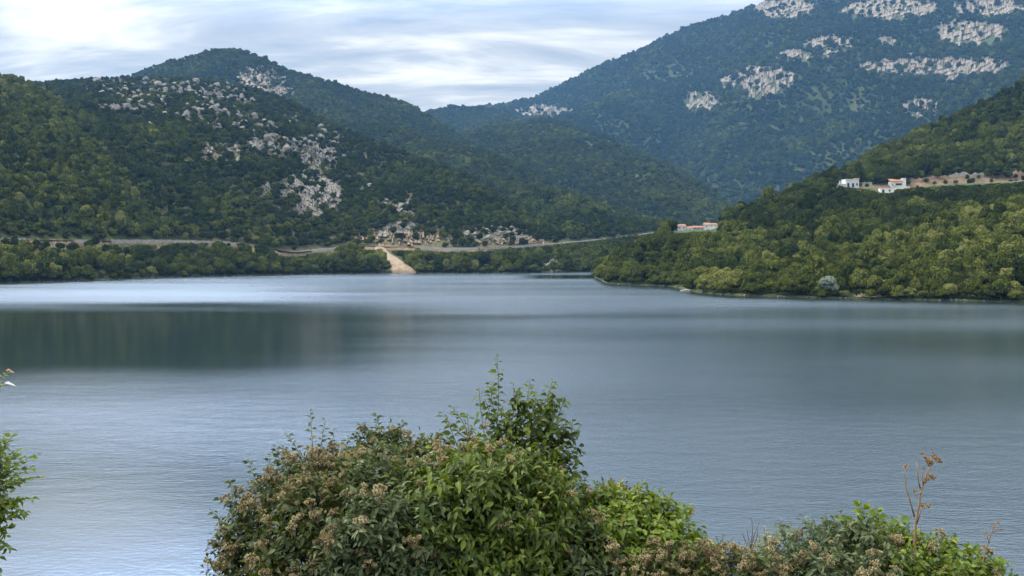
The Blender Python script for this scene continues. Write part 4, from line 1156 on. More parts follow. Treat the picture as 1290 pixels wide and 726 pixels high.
# dead brush at the water's edge
x, y, z = at(1103, 376.6, 235)
r = empty('brush_pile', (x, y - 1.0, max(z, 0.1) - .2), 'heap of dead tan branches at the right water edge', 'dead branches')
rb = np.random.default_rng(5); mb = MB()
for k in range(90):
    a0 = np.array([rb.uniform(-6.5, 6.5), rb.uniform(-1, 2), rb.uniform(0, .5)]); d_ = np.array([rb.normal(0, 1), rb.normal(0, .5), abs(rb.normal(.5, .4))]); d_ /= np.linalg.norm(d_)
    ln = rb.uniform(1.2, 3.4) * (1 - abs(a0[0]) / 9)
    mb.tube([a0, a0 + d_ * ln * .5 + rb.normal(0, .12, 3), a0 + d_ * ln], [.09, .07, .03], 4)
mb.build('branches', simple_mat('dead_wood', (0.30, 0.23, 0.16), .9, .3, 2.0), r)
x, y, z = at(868, 368.5, 235)
tag(MB().tube([(-2.6, 0, 0), (-.8, .2, .25), (1.0, -.1, .2), (2.6, .3, .05)], [.12, .22, .2, .1], 7).build('driftwood', simple_mat('bleached_wood', (0.5, 0.47, 0.42), .9, .2, 2.0), None, (x - 1, y - 2.5, 0.05)), 'bleached log lying in the water by the inlet', 'driftwood')
def haze():
    mb = MB().box(-5200, 5200, -450, 4800, -14, 1090)
    m, t, o = new_mat('haze')
    v = t.nodes.new('ShaderNodeVolumePrincipled')
    v.inputs['Color'].default_value = (0.27, 0.56, 1.0, 1); v.inputs['Density'].default_value = HAZE_DENSITY
    v.inputs['Anisotropy'].default_value = 0.2
    L(t, v.outputs[0], o.inputs['Volume'])
    tag(mb.build('haze', m), 'thin blue haze in the air between the hills', 'haze', kind='stuff')
haze()
# ------------------------------------------------------------------ foreground shrubs
def leaf_mat(name, stops, trans=0.30, rough=0.42):
    m, t, o = new_mat(name)
    at_ = t.nodes.new('ShaderNodeAttribute'); at_.attribute_name = 'tint'
    c = ramp_node(t, stops, at_.outputs['Fac'])
    b = t.nodes.new('ShaderNodeBsdfPrincipled'); b.inputs['Roughness'].default_value = rough; b.inputs['Specular IOR Level'].default_value = 0.22
    L(t, c, b.inputs['Base Color'])
    tr = t.nodes.new('ShaderNodeBsdfTranslucent')
    hs = t.nodes.new('ShaderNodeHueSaturation'); hs.inputs['Saturation'].default_value = 1.2; hs.inputs['Value'].default_value = 1.5; hs.inputs['Hue'].default_value = 0.485
    L(t, c, hs.inputs['Color']); L(t, hs.outputs[0], tr.inputs['Color'])
    mx = t.nodes.new('ShaderNodeMixShader'); mx.inputs[0].default_value = trans
    L(t, b.outputs[0], mx.inputs[1]); L(t, tr.outputs[0], mx.inputs[2]); L(t, mx.outputs[0], o.inputs[0])
    return m
ML_DARK = leaf_mat('leaves_dark', [(0.0, (0.016, 0.027, 0.006)), (0.5, (0.038, 0.053, 0.010)), (0.85, (0.080, 0.092, 0.017)), (1.0, (0.17, 0.12, 0.04))])
ML_GREEN = leaf_mat('leaves_green', [(0.0, (0.024, 0.042, 0.006)), (0.5, (0.060, 0.090, 0.011)), (0.85, (0.130, 0.160, 0.020)), (1.0, (0.24, 0.21, 0.04))])
ML_BRIGHT = leaf_mat('leaves_bright', [(0.0, (0.045, 0.075, 0.009)), (0.5, (0.090, 0.130, 0.014)), (0.9, (0.15, 0.19, 0.022)), (1.0, (0.30, 0.23, 0.035))])
ML_GREY = leaf_mat('leaves_greygreen', [(0.0, (0.034, 0.048, 0.020)), (0.5, (0.066, 0.088, 0.038)), (0.9, (0.115, 0.135, 0.062)), (1.0, (0.18, 0.17, 0.08))])
ML_YELL = leaf_mat('leaves_yellow', [(0.0, (0.12, 0.12, 0.02)), (0.6, (0.30, 0.25, 0.03)), (1.0, (0.40, 0.30, 0.06))])
M_TWIG = simple_mat('twig', (0.085, 0.065, 0.040), .85, .35, 20.0)
M_GTWIG = simple_mat('green_twig', (0.085, 0.10, 0.035), .75, .3, 20.0)
M_STALK = simple_mat('dry_stalk', (0.19, 0.112, 0.058), .85, .3, 30.0)
M_SEED = simple_mat('dry_seed_heads', (0.22, 0.12, 0.045), .9, .35, 60.0)
def fuzz_mat():
    m, t, o = new_mat('tan_flower_heads')
    at_ = t.nodes.new('ShaderNodeAttribute'); at_.attribute_name = 'tint'
    c = ramp_node(t, [(0.0, (0.13, 0.095, 0.052)), (0.5, (0.295, 0.232, 0.122)), (1.0, (0.50, 0.425, 0.26))], at_.outputs['Fac'])
    d = t.nodes.new('ShaderNodeBsdfDiffuse'); L(t, c, d.inputs['Color'])
    tr = t.nodes.new('ShaderNodeBsdfTranslucent'); L(t, c, tr.inputs['Color'])
    mx = t.nodes.new('ShaderNodeMixShader'); mx.inputs[0].default_value = .3
    L(t, d.outputs[0], mx.inputs[1]); L(t, tr.outputs[0], mx.inputs[2]); L(t, mx.outputs[0], o.inputs[0])
    return m
M_FUZZ = fuzz_mat()

LEAF_V = np.array([(0, 0, 0), (-.21, .22, .05), (-.25, .52, .04), (0, 1.0, -.16), (.25, .52, .04), (.21, .22, .05), (0, .28, -.02), (0, .62, -.05)])
LEAF_Q = np.array([(1, 0, 6, 6), (2, 1, 6, 7), (4, 7, 6, 5)])
LEAF_T = np.array([(0, 6, 1), (0, 5, 6), (2, 7, 3), (7, 4, 3)])
LEAF_Q = np.array([(1, 6, 7, 2), (6, 5, 4, 7)])
def norm(v): return v / (np.linalg.norm(v, axis=-1, keepdims=True) + 1e-9)
class Leaves:
    def __init__(self): self.P, self.D, self.N, self.S, self.T, self.W = [], [], [], [], [], []
    def add(self, P, D, Nn, S_, T_, W_=None):
        self.P.append(P); self.D.append(D); self.N.append(Nn); self.S.append(S_); self.T.append(T_); self.W.append(np.ones(len(P)) if W_ is None else W_)
    def mesh(self, name, mat):
        P, D, Nn = (np.concatenate(a) for a in (self.P, self.D, self.N)); S_, T_, W_ = (np.concatenate(a) for a in (self.S, self.T, self.W))
        D = norm(D); X = norm(np.cross(D, Nn)); Z = np.cross(X, D)
        n = len(P); rng = np.random.default_rng(n)
        lv = np.repeat(LEAF_V[None], n, 0).copy()
        lv[:, :, 2] += (lv[:, :, 1] ** 2) * rng.normal(-.10, .16, (n, 1))            # curl along the length
        lv[:, :, 2] += np.abs(lv[:, :, 0]) * rng.uniform(-.1, .75, (n, 1))            # fold at the midrib
        V = P[:, None] + S_[:, None, None] * (lv[..., 0:1] * W_[:, None, None] * X[:, None] + lv[..., 1:2] * D[:, None] + lv[..., 2:3] * Z[:, None])
        base = (np.arange(n) * 8)[:, None, None]
        return mesh_np(name, V.reshape(-1, 3), [(LEAF_Q[None] + base).reshape(-1, 4), (LEAF_T[None] + base).reshape(-1, 3)], [mat], True, attrs={'tint': np.repeat(np.clip(T_, 0, 1), 8)})
def prisms(A, B, ra, rb):
    """thin three sided twigs from A to B"""
    n = len(A); d = norm(B - A); ref = np.array([.3, .5, .81]); x = norm(np.cross(d, ref)); y = np.cross(d, x)
    vs_ = []
    for P, r in ((A, ra), (B, rb)):
        for k in range(3):
            an = 2 * math.pi * k / 3; vs_.append(P + (x * math.cos(an) + y * math.sin(an)) * np.reshape(r, (-1, 1)))
    V = np.stack(vs_, 1).reshape(-1, 3); b = (np.arange(n) * 6)[:, None, None]
    q = np.array([(0, 1, 4, 3), (1, 2, 5, 4), (2, 0, 3, 5)])
    return V, (q[None] + b).reshape(-1, 4)

def px_lobes(lobes, y):
    out = []
    for l in lobes:
        px, row, rp = l[:3]; dy = l[3] if len(l) > 3 else 0.0; rv = l[4] if len(l) > 4 else 1.0
        c = W(px, row, y + dy); r = rp / F * (y + dy); out.append((c, np.array([r, r * .95, r * rv])))
    return out
def sprigs(lv, tw, C, R, dens, leaf, nleaf, slen, tint, tvar, rng, droop=.35, wid=1.0, shell=(.80, 1.06), others=(), zcut=None, near_=.55):
    """twigs of alternating leaves over an ellipsoid lobe"""
    area = 4 * math.pi * (R.prod()) ** (2 / 3); n = max(4, int(area * dens))
    d = norm(rng.normal(size=(n, 3))); d[:, 2] = np.where(d[:, 2] < -.75, -d[:, 2], d[:, 2])
    lump = 1 + .32 * (fbm(N1, d[:, 0] * 3 + C[0] * 3, d[:, 2] * 3 + d[:, 1] * 2.1 + C[2] * 5, 1.1, 3) - .5) * 2
    P = C + d * R * (rng.uniform(*shell, n) * lump)[:, None]
    keep = np.ones(n, bool)
    for (c2, r2) in others: keep &= ((((P - c2) / r2) ** 2).sum(1) > near_)
    if zcut is not None: keep &= (row_of(P[:, 0], P[:, 1], P[:, 2]) < zcut + rng.uniform(-20, 30, n))
    P, d = P[keep], d[keep]; n = len(P)
    ax = norm(d * .75 + np.array([0, -.1, .55]) + rng.normal(size=(n, 3)) * .38)
    st = tint + rng.normal(0, tvar, n)
    L_ = slen * rng.uniform(.7, 1.35, n)
    P0 = P - ax * L_[:, None] * .6; P1 = P0 + ax * L_[:, None]
    tw.append((P0, P1, np.full(n, leaf * .035), np.full(n, leaf * .018)))
    side0 = norm(np.cross(ax, rng.normal(size=(n, 3))))
    for k in range(nleaf):
        f = (k + .6) / nleaf; sgn = 1 if k % 2 == 0 else -1
        base = P0 + ax * (L_ * f)[:, None]
        perp = norm(np.cross(ax, side0))
        sd = norm(side0 * sgn + perp * rng.normal(0, .5, (n, 1)))
        D = norm(sd * (1.0 - .55 * (k == nleaf - 1)) + ax * (.55 + .6 * (k == nleaf - 1)) + np.array([0, 0, -droop]) + rng.normal(size=(n, 3)) * .18)
        Nn = norm(d * .6 + np.array([0, -.15, .8]) + rng.normal(size=(n, 3)) * .35)
        lv.add(base, D, Nn, leaf * rng.uniform(.5, 1.3, n) * (1 - .25 * (k == nleaf - 1)), st + rng.normal(0, .12, n), np.full(n, wid) * rng.uniform(.8, 1.2, n))
def shoot(lv, mbt, pts, r0, leaf, nl, tint, rng, start=.25, wid=1.0, droop=.5, mult=1):
    """one long shoot with leaves set alternately along it"""
    pts = np.array(pts, float)
    t = np.linspace(0, 1, 14); seg = np.linspace(0, 1, len(pts))
    c = np.stack([np.interp(t, seg, pts[:, k]) for k in range(3)], -1)
    c[1:-1] = (c[:-2] + 2 * c[1:-1] + c[2:]) / 4
    mbt.tube(c, list(np.linspace(r0, r0 * .3, 14)), 5)
    tt_ = np.linspace(start, .99, nl)
    for m_ in range(mult):
        base = np.stack([np.interp(tt_, t, c[:, k]) for k in range(3)], -1)
        ax = norm(np.stack([np.interp(tt_, t, np.gradient(c[:, k])) for k in range(3)], -1))
        ang = np.arange(nl) * 2.4 + rng.uniform(0, 6) + m_ * 2
        sd = np.stack([np.cos(ang), np.sin(ang) * .8, np.zeros(nl)], -1)
        D = norm(sd + ax * rng.uniform(.2, .9, (nl, 1)) + np.array([0, 0, -droop]) * rng.uniform(0, 1.6, (nl, 1)))
        Nn = norm(np.array([0, -.4, .8]) + rng.normal(size=(nl, 3)) * .4)
        lv.add(base + sd * leaf * .15, D, Nn, leaf * rng.uniform(.65, 1.15, nl) * (1 - .45 * (tt_ > .93)), tint + rng.normal(0, .15, nl), np.full(nl, wid))
def finish_twigs(tw):
    A = np.concatenate([t[0] for t in tw]); B = np.concatenate([t[1] for t in tw]); ra = np.concatenate([t[2] for t in tw]); rb_ = np.concatenate([t[3] for t in tw])
    return prisms(A, B, ra, rb_)

# tan fluffy flower clusters
def cluster_mesh(seed, heads=9, rad=.058, hr=.019):
    rng = np.random.default_rng(seed); V, Q, TT, off = [], [], [], 0
    hd = norm(np.stack([rng.normal(0, .75, heads), rng.normal(0, .75, heads), np.abs(rng.normal(.55, .3, heads))], -1))
    hp = hd * rad * rng.uniform(.6, 1.05, (heads, 1))
    for p, dd in zip(hp, hd):
        n = 30; d = norm(rng.normal(size=(n, 3)) + dd * .5)
        ln = hr * rng.uniform(.6, 1.15, n)[:, None]; sd = norm(np.cross(d, rng.normal(size=(n, 3)))) * hr * .24
        V.append(np.stack([p + d * ln * .12 - sd * .5, p + d * ln * .12 + sd * .5, p + d * ln + sd, p + d * ln - sd], 1).reshape(-1, 3))
        Q.append(np.arange(n * 4).reshape(n, 4) + off); off += n * 4
        TT.append(np.repeat(rng.normal(.5, .16) + rng.normal(0, .2, n), 4) + np.tile([-.25, -.25, .12, .12], n))
    sv, sq = prisms(np.repeat([[0, 0, -.07]], heads, 0), hp, np.full(heads, .0016), np.full(heads, .001))
    V.append(sv); Q.append(sq + off); TT.append(np.full(len(sv), .1))
    return mesh_np('flower_cluster', np.concatenate(V), np.concatenate(Q), [M_FUZZ], False, attrs={'tint': np.clip(np.concatenate(TT), 0, 1)})
CLUST = [cluster_mesh(600 + i, 7 + i) for i in range(5)]
def clusters(root, lobes, others, n, rng, pick=None, smin=.7, smax=1.25):
    """the largest heads are parts of the shrub, the remaining small ones one mass"""
    k = 0; tries = 0; found = []
    while k < n and tries < n * 60:
        tries += 1
        c, r = lobes[rng.integers(len(lobes))]
        d = norm(rng.normal(size=3)); d[1] = -abs(d[1]); d[2] = d[2] if d[2] > -.35 else -d[2]
        p = c + d * r * rng.uniform(.96, 1.08)
        if any((((p - c2) / r2) ** 2).sum() < .80 for c2, r2 in others): continue
        px, row = u_of(p[0], p[1]), row_of(p[0], p[1], p[2])
        if row > 735 or (pick is not None and rng.random() > pick(px, row)): continue
        found.append((rng.uniform(smin, smax) * rng.uniform(.8, 1.1), tuple(p + d * .03 - np.array(root.location)), (d[1] * -.5 + rng.normal(0, .3), d[0] * .6 + rng.normal(0, .3), rng.uniform(0, 6.28)), int(rng.integers(len(CLUST)))))
        k += 1
    found.sort(key=lambda f: -f[0])
    for s, loc, rot, ci in found[:92]:
        o = link('flower_cluster', CLUST[ci], root, loc); o.rotation_euler = rot; o.scale = (s, s, s)
    rest = found[92:]
    if rest:
        V, Q, TT, off = [], [], [], 0
        from mathutils import Euler
        for s, loc, rot, ci in rest:
            me = CLUST[ci]; co = np.empty(len(me.vertices) * 3); me.vertices.foreach_get('co', co); co = co.reshape(-1, 3)
            vi = np.empty(len(me.loops), np.int32); me.loops.foreach_get('vertex_index', vi)
            tv_ = np.empty(len(me.vertices), np.float32); me.attributes['tint'].data.foreach_get('value', tv_)
            V.append(co @ np.array(Euler(rot).to_matrix()).T * s + np.array(loc)); Q.append(vi.reshape(-1, 4) + off); TT.append(tv_); off += len(co)
        o = link('small_flower_clusters', mesh_np('small_flower_clusters', np.concatenate(V), np.concatenate(Q), [M_FUZZ], False, attrs={'tint': np.concatenate(TT)}), root)
        o['kind'] = 'stuff'
def shrub_root(name, px, y, label, cat):
    x = (px - CX) / F * y; z = float(near_z(np.array(x), np.array(y)))
    return empty(name, (x, y, z), label, cat)
def rel(me, root):
    co = np.empty(len(me.vertices) * 3, np.float32); me.vertices.foreach_get('co', co)
    co = co.reshape(-1, 3) - np.array(root.location, np.float32); me.vertices.foreach_set('co', co.ravel()); me.update(); return me
def stems(root, targets, rng, mat=M_TWIG, r0=.022):
    mb = MB(); b0 = np.array(root.location)
    for c in targets:
        c = np.array(c); m = (c + b0) / 2 + rng.normal(0, .08, 3); m[2] = b0[2] + .45 * (c[2] - b0[2])
        s = b0 + np.array([rng.normal(0, .10), rng.normal(0, .06), -.12])
        mb.tube([s - b0, m - b0, c - b0], [r0, r0 * .7, r0 * .35], 6)
    return mb.build('stems', mat, root, None, True)

def shrub(name, label, cat, y, lobes, mat, leaf, dens, nleaf, tint, tvar, seed, rootpx, slen=.13, wid=1.0, droop=.35, zcut=760, shell=(.80, 1.06), extra=None, mats2=None):
    rng = np.random.default_rng(seed); root = shrub_root(name, rootpx, y, label, cat)
    Ls = px_lobes(lobes, y); lv, tw = Leaves(), []
    for i, (c, r) in enumerate(Ls):
        oth = [Ls[j] for j in range(len(Ls)) if j != i]
        sprigs(lv, tw, c, r, dens, leaf, nleaf, slen, tint, tvar, rng, droop, wid, shell, oth, zcut)
        sprigs(lv, tw, c, r * .70, dens * .60, leaf, nleaf, slen, tint - .04, tvar, rng, droop, wid, shell, oth, zcut, .12)
        sprigs(lv, tw, c, r * .42, dens * .6, leaf * 1.1, nleaf, slen, tint - .04, tvar, rng, droop, wid, shell, oth, zcut, .12)
    mb = MB()
    if extra: extra(lv, mb, rng)
    o = link('foliage', rel(lv.mesh('foliage', mat), root), root)
    tv, tq = finish_twigs(tw)
    k = len(tv)
    if mb.v:
        bv = np.array(mb.v); faces = [f for f in mb.f]
        q4 = np.array([f for f in faces if len(f) == 4]).reshape(-1, 4); 
        tv = np.concatenate([tv, bv]); tq = np.concatenate([tq, q4 + k])
    link('twigs', rel(mesh_np('twigs', tv, tq, [M_GTWIG], False), root), root)
    stems(root, [c for c, r in Ls], rng)
    return root, Ls

rngf = np.random.default_rng(42)
# left: shrub covered in tan heads
LB1 = [(342, 664, 56, .05), (385, 630, 54), (432, 626, 54, .05), (300, 704, 32, .1), (395, 690, 80, -.25), (470, 660, 85, -.15), (482, 598, 38, .1), (330, 740, 60, -.05), (450, 745, 80, -.3)]
def ex1(lv, mb, rng):
    y = 7.25
    for pts in ([(395, 585), (393, 552), (391, 518)], [(385, 590), (372, 562), (360, 545)], [(400, 590), (405, 558), (410, 528)], [(408, 592), (417, 562), (422, 540)], [(380, 592), (366, 572), (356, 562)]):
        shoot(lv, mb, [W(p[0], p[1], y) for p in pts], .004, .040, 15, .62, rng, .25, 1.15, .1)
    for pts in ([(330, 620), (318, 596), (312, 578)], [(345, 612), (338, 588), (341, 570)], [(310, 640), (296, 618), (288, 606)], [(430, 590), (436, 566), (440, 548)], [(360, 605), (352, 580), (346, 560)]):
        shoot(lv, mb, [W(p[0], p[1], y) for p in pts], .0035, .042, 13, .5, rng, .2, 1.15, .2)
    for pts in ([(300, 672), (282, 660), (266, 642)], [(300, 690), (280, 690), (264, 680)], [(302, 705), (285, 708), (266, 694)], [(310, 650), (292, 636), (275, 628)], [(305, 720), (285, 722), (270, 712)]):
        shoot(lv, mb, [W(p[0], p[1], y - .05) for p in pts], .004, .043, 15, .35, rng, .1, 1.15, .5)
r1, L1s = shrub('flowering_shrub', 'rounded shrub thick with tan fluffy heads, left of the foreground thicket', 'shrub', 7.2, LB1, ML_DARK, .050, 210, 6, .45, .16, 51, 400, extra=ex1)
clusters(r1, L1s, [], 230, rngf, lambda px, row: .25 + .75 * float(np.exp(-((px - 395) / 80) ** 2)), .40, .90)
# a grey green shrub in front of its right side
LB2 = [(470, 668, 50, -.62), (520, 690, 60, -.6), (440, 705, 46, -.62), (500, 740, 60, -.65)]
r2, L2s = shrub('greygreen_shrub', 'dull grey green shrub in front, between tan heads and bright leaves', 'shrub', 7.2, LB2, ML_GREY, .058, 150, 6, .45, .15, 52, 480, wid=.8)
clusters(r2, L2s, [], 14, rngf, None, .7, 1.0)
# dark shrub peeking up behind
LB3 = [(478, 572, 30, .45), (515, 580, 28, .45), (455, 584, 22, .4), (548, 580, 28, .4)]
def ex3(lv, mb, rng):
    for pts in ([(465, 565), (460, 545), (455, 532)], [(480, 560), (478, 540), (474, 522)], [(500, 560), (503, 545), (508, 530)], [(462, 572), (452, 556), (447, 545)]):
        shoot(lv, mb, [W(p[0], p[1], 7.6) for p in pts], .004, .045, 12, .45, rng, .2, 1.2, .1)
r3, L3s = shrub('dark_shrub', 'dark leafy shrub peeking over the back of the thicket', 'shrub', 7.2, LB3, ML_DARK, .052, 220, 6, .45, .14, 53, 500, extra=ex3, wid=1.15)
clusters(r3, L3s, [], 16, rngf, None, .6, .9)
# centre: dense green shrub
LB4 = [(560, 616, 48, -.1), (615, 610, 50, -.15), (660, 648, 70, -.35), (590, 670, 84, -.45), (540, 640, 55, -.2), (690, 690, 62, -.3), (630, 730, 90, -.5), (560, 735, 60, -.45), (705, 640, 40, -.05), (615, 698, 58, -.1), (540, 705, 50, -.1)]
r4, L4s = shrub('dense_shrub', 'dense fresh green shrub filling the middle of the thicket', 'shrub', 7.2, LB4, ML_GREEN, .064, 170, 6, .46, .17, 54, 620, wid=.82, droop=.95)
clusters(r4, L4s, [], 34, rngf, lambda px, row: 1.0 if (row < 592 and px < 660) else .10 if px > 700 else .03, .4, .85)
# tall shoots of the pear like shrub
rng = np.random.default_rng(55); rt = shrub_root('tall_shrub', 660, 7.35, 'tallest airy shrub, its single leader rising above the thicket', 'shrub')
lv, mb, tw = Leaves(), MB(), []
Y5 = 7.35
b5 = np.array(rt.location)
def sh5(pts, nl, r0=.006, leaf=.060, start=.15, tint=.45, mult=1): shoot(lv, mb, [W(p[0], p[1], Y5 + (p[2] if len(p) > 2 else 0)) for p in pts], r0, leaf, nl, tint, rng, start, 1.1, .55, mult)
sh5([(632, 620), (624, 560), (629, 500), (626, 446)], 44, .0045, .052, .2)
sh5([(640, 620), (632, 560), (620, 510), (618, 480)], 34, .0045, .052, .2)
for pts, nl in (([(590, 600), (575, 560), (564, 530)], 20), ([(560, 600), (548, 572), (541, 546)], 16), ([(700, 620), (722, 590), (734, 566)], 18), ([(604, 600), (592, 558), (588, 520)], 22), ([(640, 600), (655, 540), (664, 505), (668, 478)], 30), ([(650, 600), (672, 540), (688, 505), (697, 478)], 36), ([(655, 610), (690, 560), (705, 520), (712, 500)], 34),
                ([(660, 620), (700, 585), (718, 560), (722, 528)], 34), ([(630, 610), (612, 560), (606, 520), (603, 486)], 26), ([(625, 615), (600, 570), (585, 535), (570, 512)], 26),
                ([(640, 610), (640, 560), (645, 530), (650, 500)], 30), ([(660, 630), (700, 610), (720, 600), (735, 592)], 24), ([(660, 640), (705, 630), (728, 622), (742, 612)], 22),
                ([(622, 600), (595, 560), (572, 540), (556, 520)], 24), ([(640, 600), (668, 555), (680, 530), (684, 505)], 32), ([(645, 615), (690, 575), (712, 548), (724, 545)], 30),
                ([(634, 600), (630, 555), (618, 525), (612, 505)], 26), ([(650, 600), (665, 570), (676, 550), (690, 540)], 34), ([(640, 600), (600, 590), (560, 570), (530, 548)], 26),
                ([(650, 620), (690, 600), (710, 580), (718, 575)], 30), ([(650, 590), (660, 560), (672, 540), (676, 515)], 32)):
    pts = [(p[0], p[1], rng.normal(0, .04)) for p in pts]
    sh5(pts, nl, .005, .058, .15, .42 + rng.normal(0, .08))
for c, r in px_lobes([(655, 572, 30, 0), (688, 572, 24, 0), (680, 600, 40, .05), (615, 572, 30, .05), (698, 606, 28, 0)], Y5):
    sprigs(lv, tw, c, r, 95, .058, 6, .14, .40, .16, rng, .55, 1.05, (.5, 1.06))
for c, r in px_lobes([(672, 536, 30, 0), (640, 540, 26, .03), (698, 560, 30, 0), (655, 510, 20, 0), (690, 515, 20, 0)], Y5):
    sprigs(lv, tw, c, r, 75, .056, 6, .13, .42, .16, rng, .6, 1.05, (.3, 1.06))
link('foliage', rel(lv.mesh('foliage', ML_GREEN), rt), rt)
tv, tq = finish_twigs(tw); bv = np.array(mb.v); q4 = np.array([f for f in mb.f if len(f) == 4])
link('twigs', rel(mesh_np('twigs', np.concatenate([tv, bv]), np.concatenate([tq, q4 + len(tv)]), [M_TWIG], False), rt), rt)
stems(rt, [W(628, 620, Y5), W(645, 605, Y5), W(660, 625, Y5)], rng, M_TWIG, .018)
clusters(rt, px_lobes([(592, 566, 30), (572, 566, 20)], Y5 - .1), [], 6, rngf, None, .5, .8)
# right: bright green shrub, grey green one at its left foot
LB6 = [(800, 668, 44, -.1), (840, 680, 42, -.1), (775, 690, 50, -.25), (825, 715, 56, -.35), (875, 712, 34, -.05), (765, 645, 30, .1)]
def ex6(lv, mb, rng):
    for pts in ([(830, 665), (848, 645), (856, 634)], [(850, 680), (868, 662), (880, 657)], [(868, 700), (884, 690), (898, 688)], [(880, 715), (895, 700), (905, 694)], [(815, 660), (826, 640), (835, 630)]):
        shoot(lv, mb, [W(p[0], p[1], 7.15) for p in pts], .004, .045, 12, .5, rng, .1, 1.15, .2)
r6, L6s = shrub('bright_shrub', 'bright yellow green shrub sloping down on the right of the thicket', 'shrub', 7.2, LB6, ML_BRIGHT, .056, 190, 6, .46, .16, 56, 810, extra=ex6, wid=1.05)
LB6b = [(752, 640, 22, .25), (778, 632, 20, .3), (800, 634, 18, .3), (735, 655, 24, .15)]
r6b, L6b = shrub('seeding_shrub', 'small brownish shrub with tan heads behind the bright green one', 'shrub', 7.2, LB6b, ML_DARK, .045, 170, 6, .60, .16, 57, 765)
clusters(r6b, L6b, [], 20, rngf, None, .5, .85)
LB7 = [(735, 690, 36, -.35), (722, 725, 40, -.4), (765, 725, 34, -.45)]
r7, L7s = shrub('greygreen_shrub', 'grey green leafy clump at the left foot of the bright shrub', 'shrub', 7.2, LB7, ML_GREY, .062, 150, 6, .5, .14, 58, 740, wid=.8)
clusters(r7, L7s, [], 8, rngf, None, .7, 1.0)
# lower right
LB8 = [(835, 730, 40, -.5), (875, 728, 36, -.5), (915, 730, 34, -.5), (795, 738, 30, -.55), (950, 728, 30, -.45)]
r8, L8s = shrub('flowering_shrub', 'low tan headed shrub along the bottom edge under the bright shrub', 'shrub', 7.2, LB8, ML_DARK, .045, 190, 6, .5, .16, 59, 870)
clusters(r8, L8s, [], 84, rngf, None, .42, .85)
LB9 = [(1010, 718, 46, -.1), (1050, 702, 44), (1085, 712, 46, -.1), (975, 728, 34, -.15), (1040, 745, 50, -.3), (1100, 742, 46, -.3)]
def ex9(lv, mb, rng):
    for pts in ([(1040, 685), (1048, 664), (1052, 650)], [(1030, 690), (1026, 672), (1018, 662)], [(1060, 690), (1068, 672), (1072, 662)]):
        shoot(lv, mb, [W(p[0], p[1], 7.15) for p in pts], .004, .042, 12, .5, rng, .1, 1.1, .2)
r9, L9s = shrub('greygreen_shrub', 'broad grey green shrub with faded heads, left of the dry stalk', 'shrub', 7.2, LB9, ML_GREY, .050, 190, 6, .48, .16, 60, 1045, extra=ex9, wid=.9)
clusters(r9, L9s, [], 24, rngf, None, .55, .95)
LB10 = [(1120, 695, 34, .1), (1150, 708, 34), (1180, 712, 32, -.05), (1215, 722, 32, -.05), (1245, 735, 30, -.1), (1140, 740, 44, -.25), (1200, 748, 44, -.25), (1090, 690, 26, .15)]
def ex10(lv, mb, rng):
    for pts in ([(1100, 690), (1092, 662), (1084, 634)], [(1105, 690), (1108, 664), (1105, 640)], [(1110, 690), (1122, 672), (1136, 652)], [(1095, 692), (1080, 668), (1062, 652)], [(1115, 695), (1136, 682), (1146, 676)],
                ([(1190, 705), (1194, 690), (1198, 680)]), ([(1215, 712), (1222, 698), (1226, 690)]), ([(1240, 722), (1252, 712), (1258, 706)])):
        shoot(lv, mb, [W(p[0], p[1], 7.2) for p in pts], .0045, .056, 15, .52, rng, .1, 1.35, .1, 2)
r10, L10s = shrub('bramble', 'light green bramble with lobed leaves around the dry stalk', 'bramble', 7.2, LB10, ML_BRIGHT, .046, 210, 6, .44, .16, 61, 1160, extra=ex10, wid=1.25)
clusters(r10, L10s, [], 12, rngf, None, .6, .9)
# yellow sprig, bare twigs, thin sprig in the gap
def small_plant(name, label, cat, px, y, shoots, mat, leaf, nl, tint, seed, wid=1.0, tmat=M_TWIG):
    rng = np.random.default_rng(seed); root = shrub_root(name, px, y, label, cat); lv, mb = Leaves(), MB(); b0 = np.array(root.location)
    for pts in shoots:
        P = [W(p[0], p[1], y) for p in pts]
        P = [b0 + np.array([rng.normal(0, .02), 0, -.05])] + P
        if nl: shoot(lv, mb, P, .004, leaf, nl, tint, rng, .45, wid, .1)
        else: mb.tube(P, list(np.linspace(.0055, .0016, len(P))), 5)
    if nl: link('foliage', rel(lv.mesh('foliage', mat), root), root)
    mb.v = [tuple(np.array(v) - b0) for v in mb.v]; mb.build('stems', tmat, root)
    return root
small_plant('yellow_plant', 'small yellow leaved plant in the gap beside bare twigs', 'plant', 963, 7.3, [[(964, 710), (966, 668)], [(960, 710), (956, 674)], [(968, 710), (974, 672)], [(965, 712), (963, 664)], [(962, 712), (969, 680)]], ML_YELL, .034, 26, .5, 71, .9)
small_plant('bare_twigs', 'bare brown twigs standing in the gap in front of the water', 'twigs', 945, 7.25, [[(944, 700), (950, 675), (957, 658)], [(944, 700), (948, 672), (947, 652)], [(945, 700), (940, 684), (935, 672)], [(946, 696), (953, 680), (955, 668)], [(938, 705), (934, 690), (930, 682)], [(944, 700), (945, 690), (941, 668)]], None, 0, 0, 0, 72)
small_plant('thin_sprig', 'thin green sprig left of the bare twigs over the water', 'sprig', 912, 7.25, [[(912, 705), (911, 690), (910, 672)], [(912, 700), (917, 684), (925, 676)], [(912, 700), (905, 684), (902, 676)]], ML_GREEN, .022, 9, .5, 73)
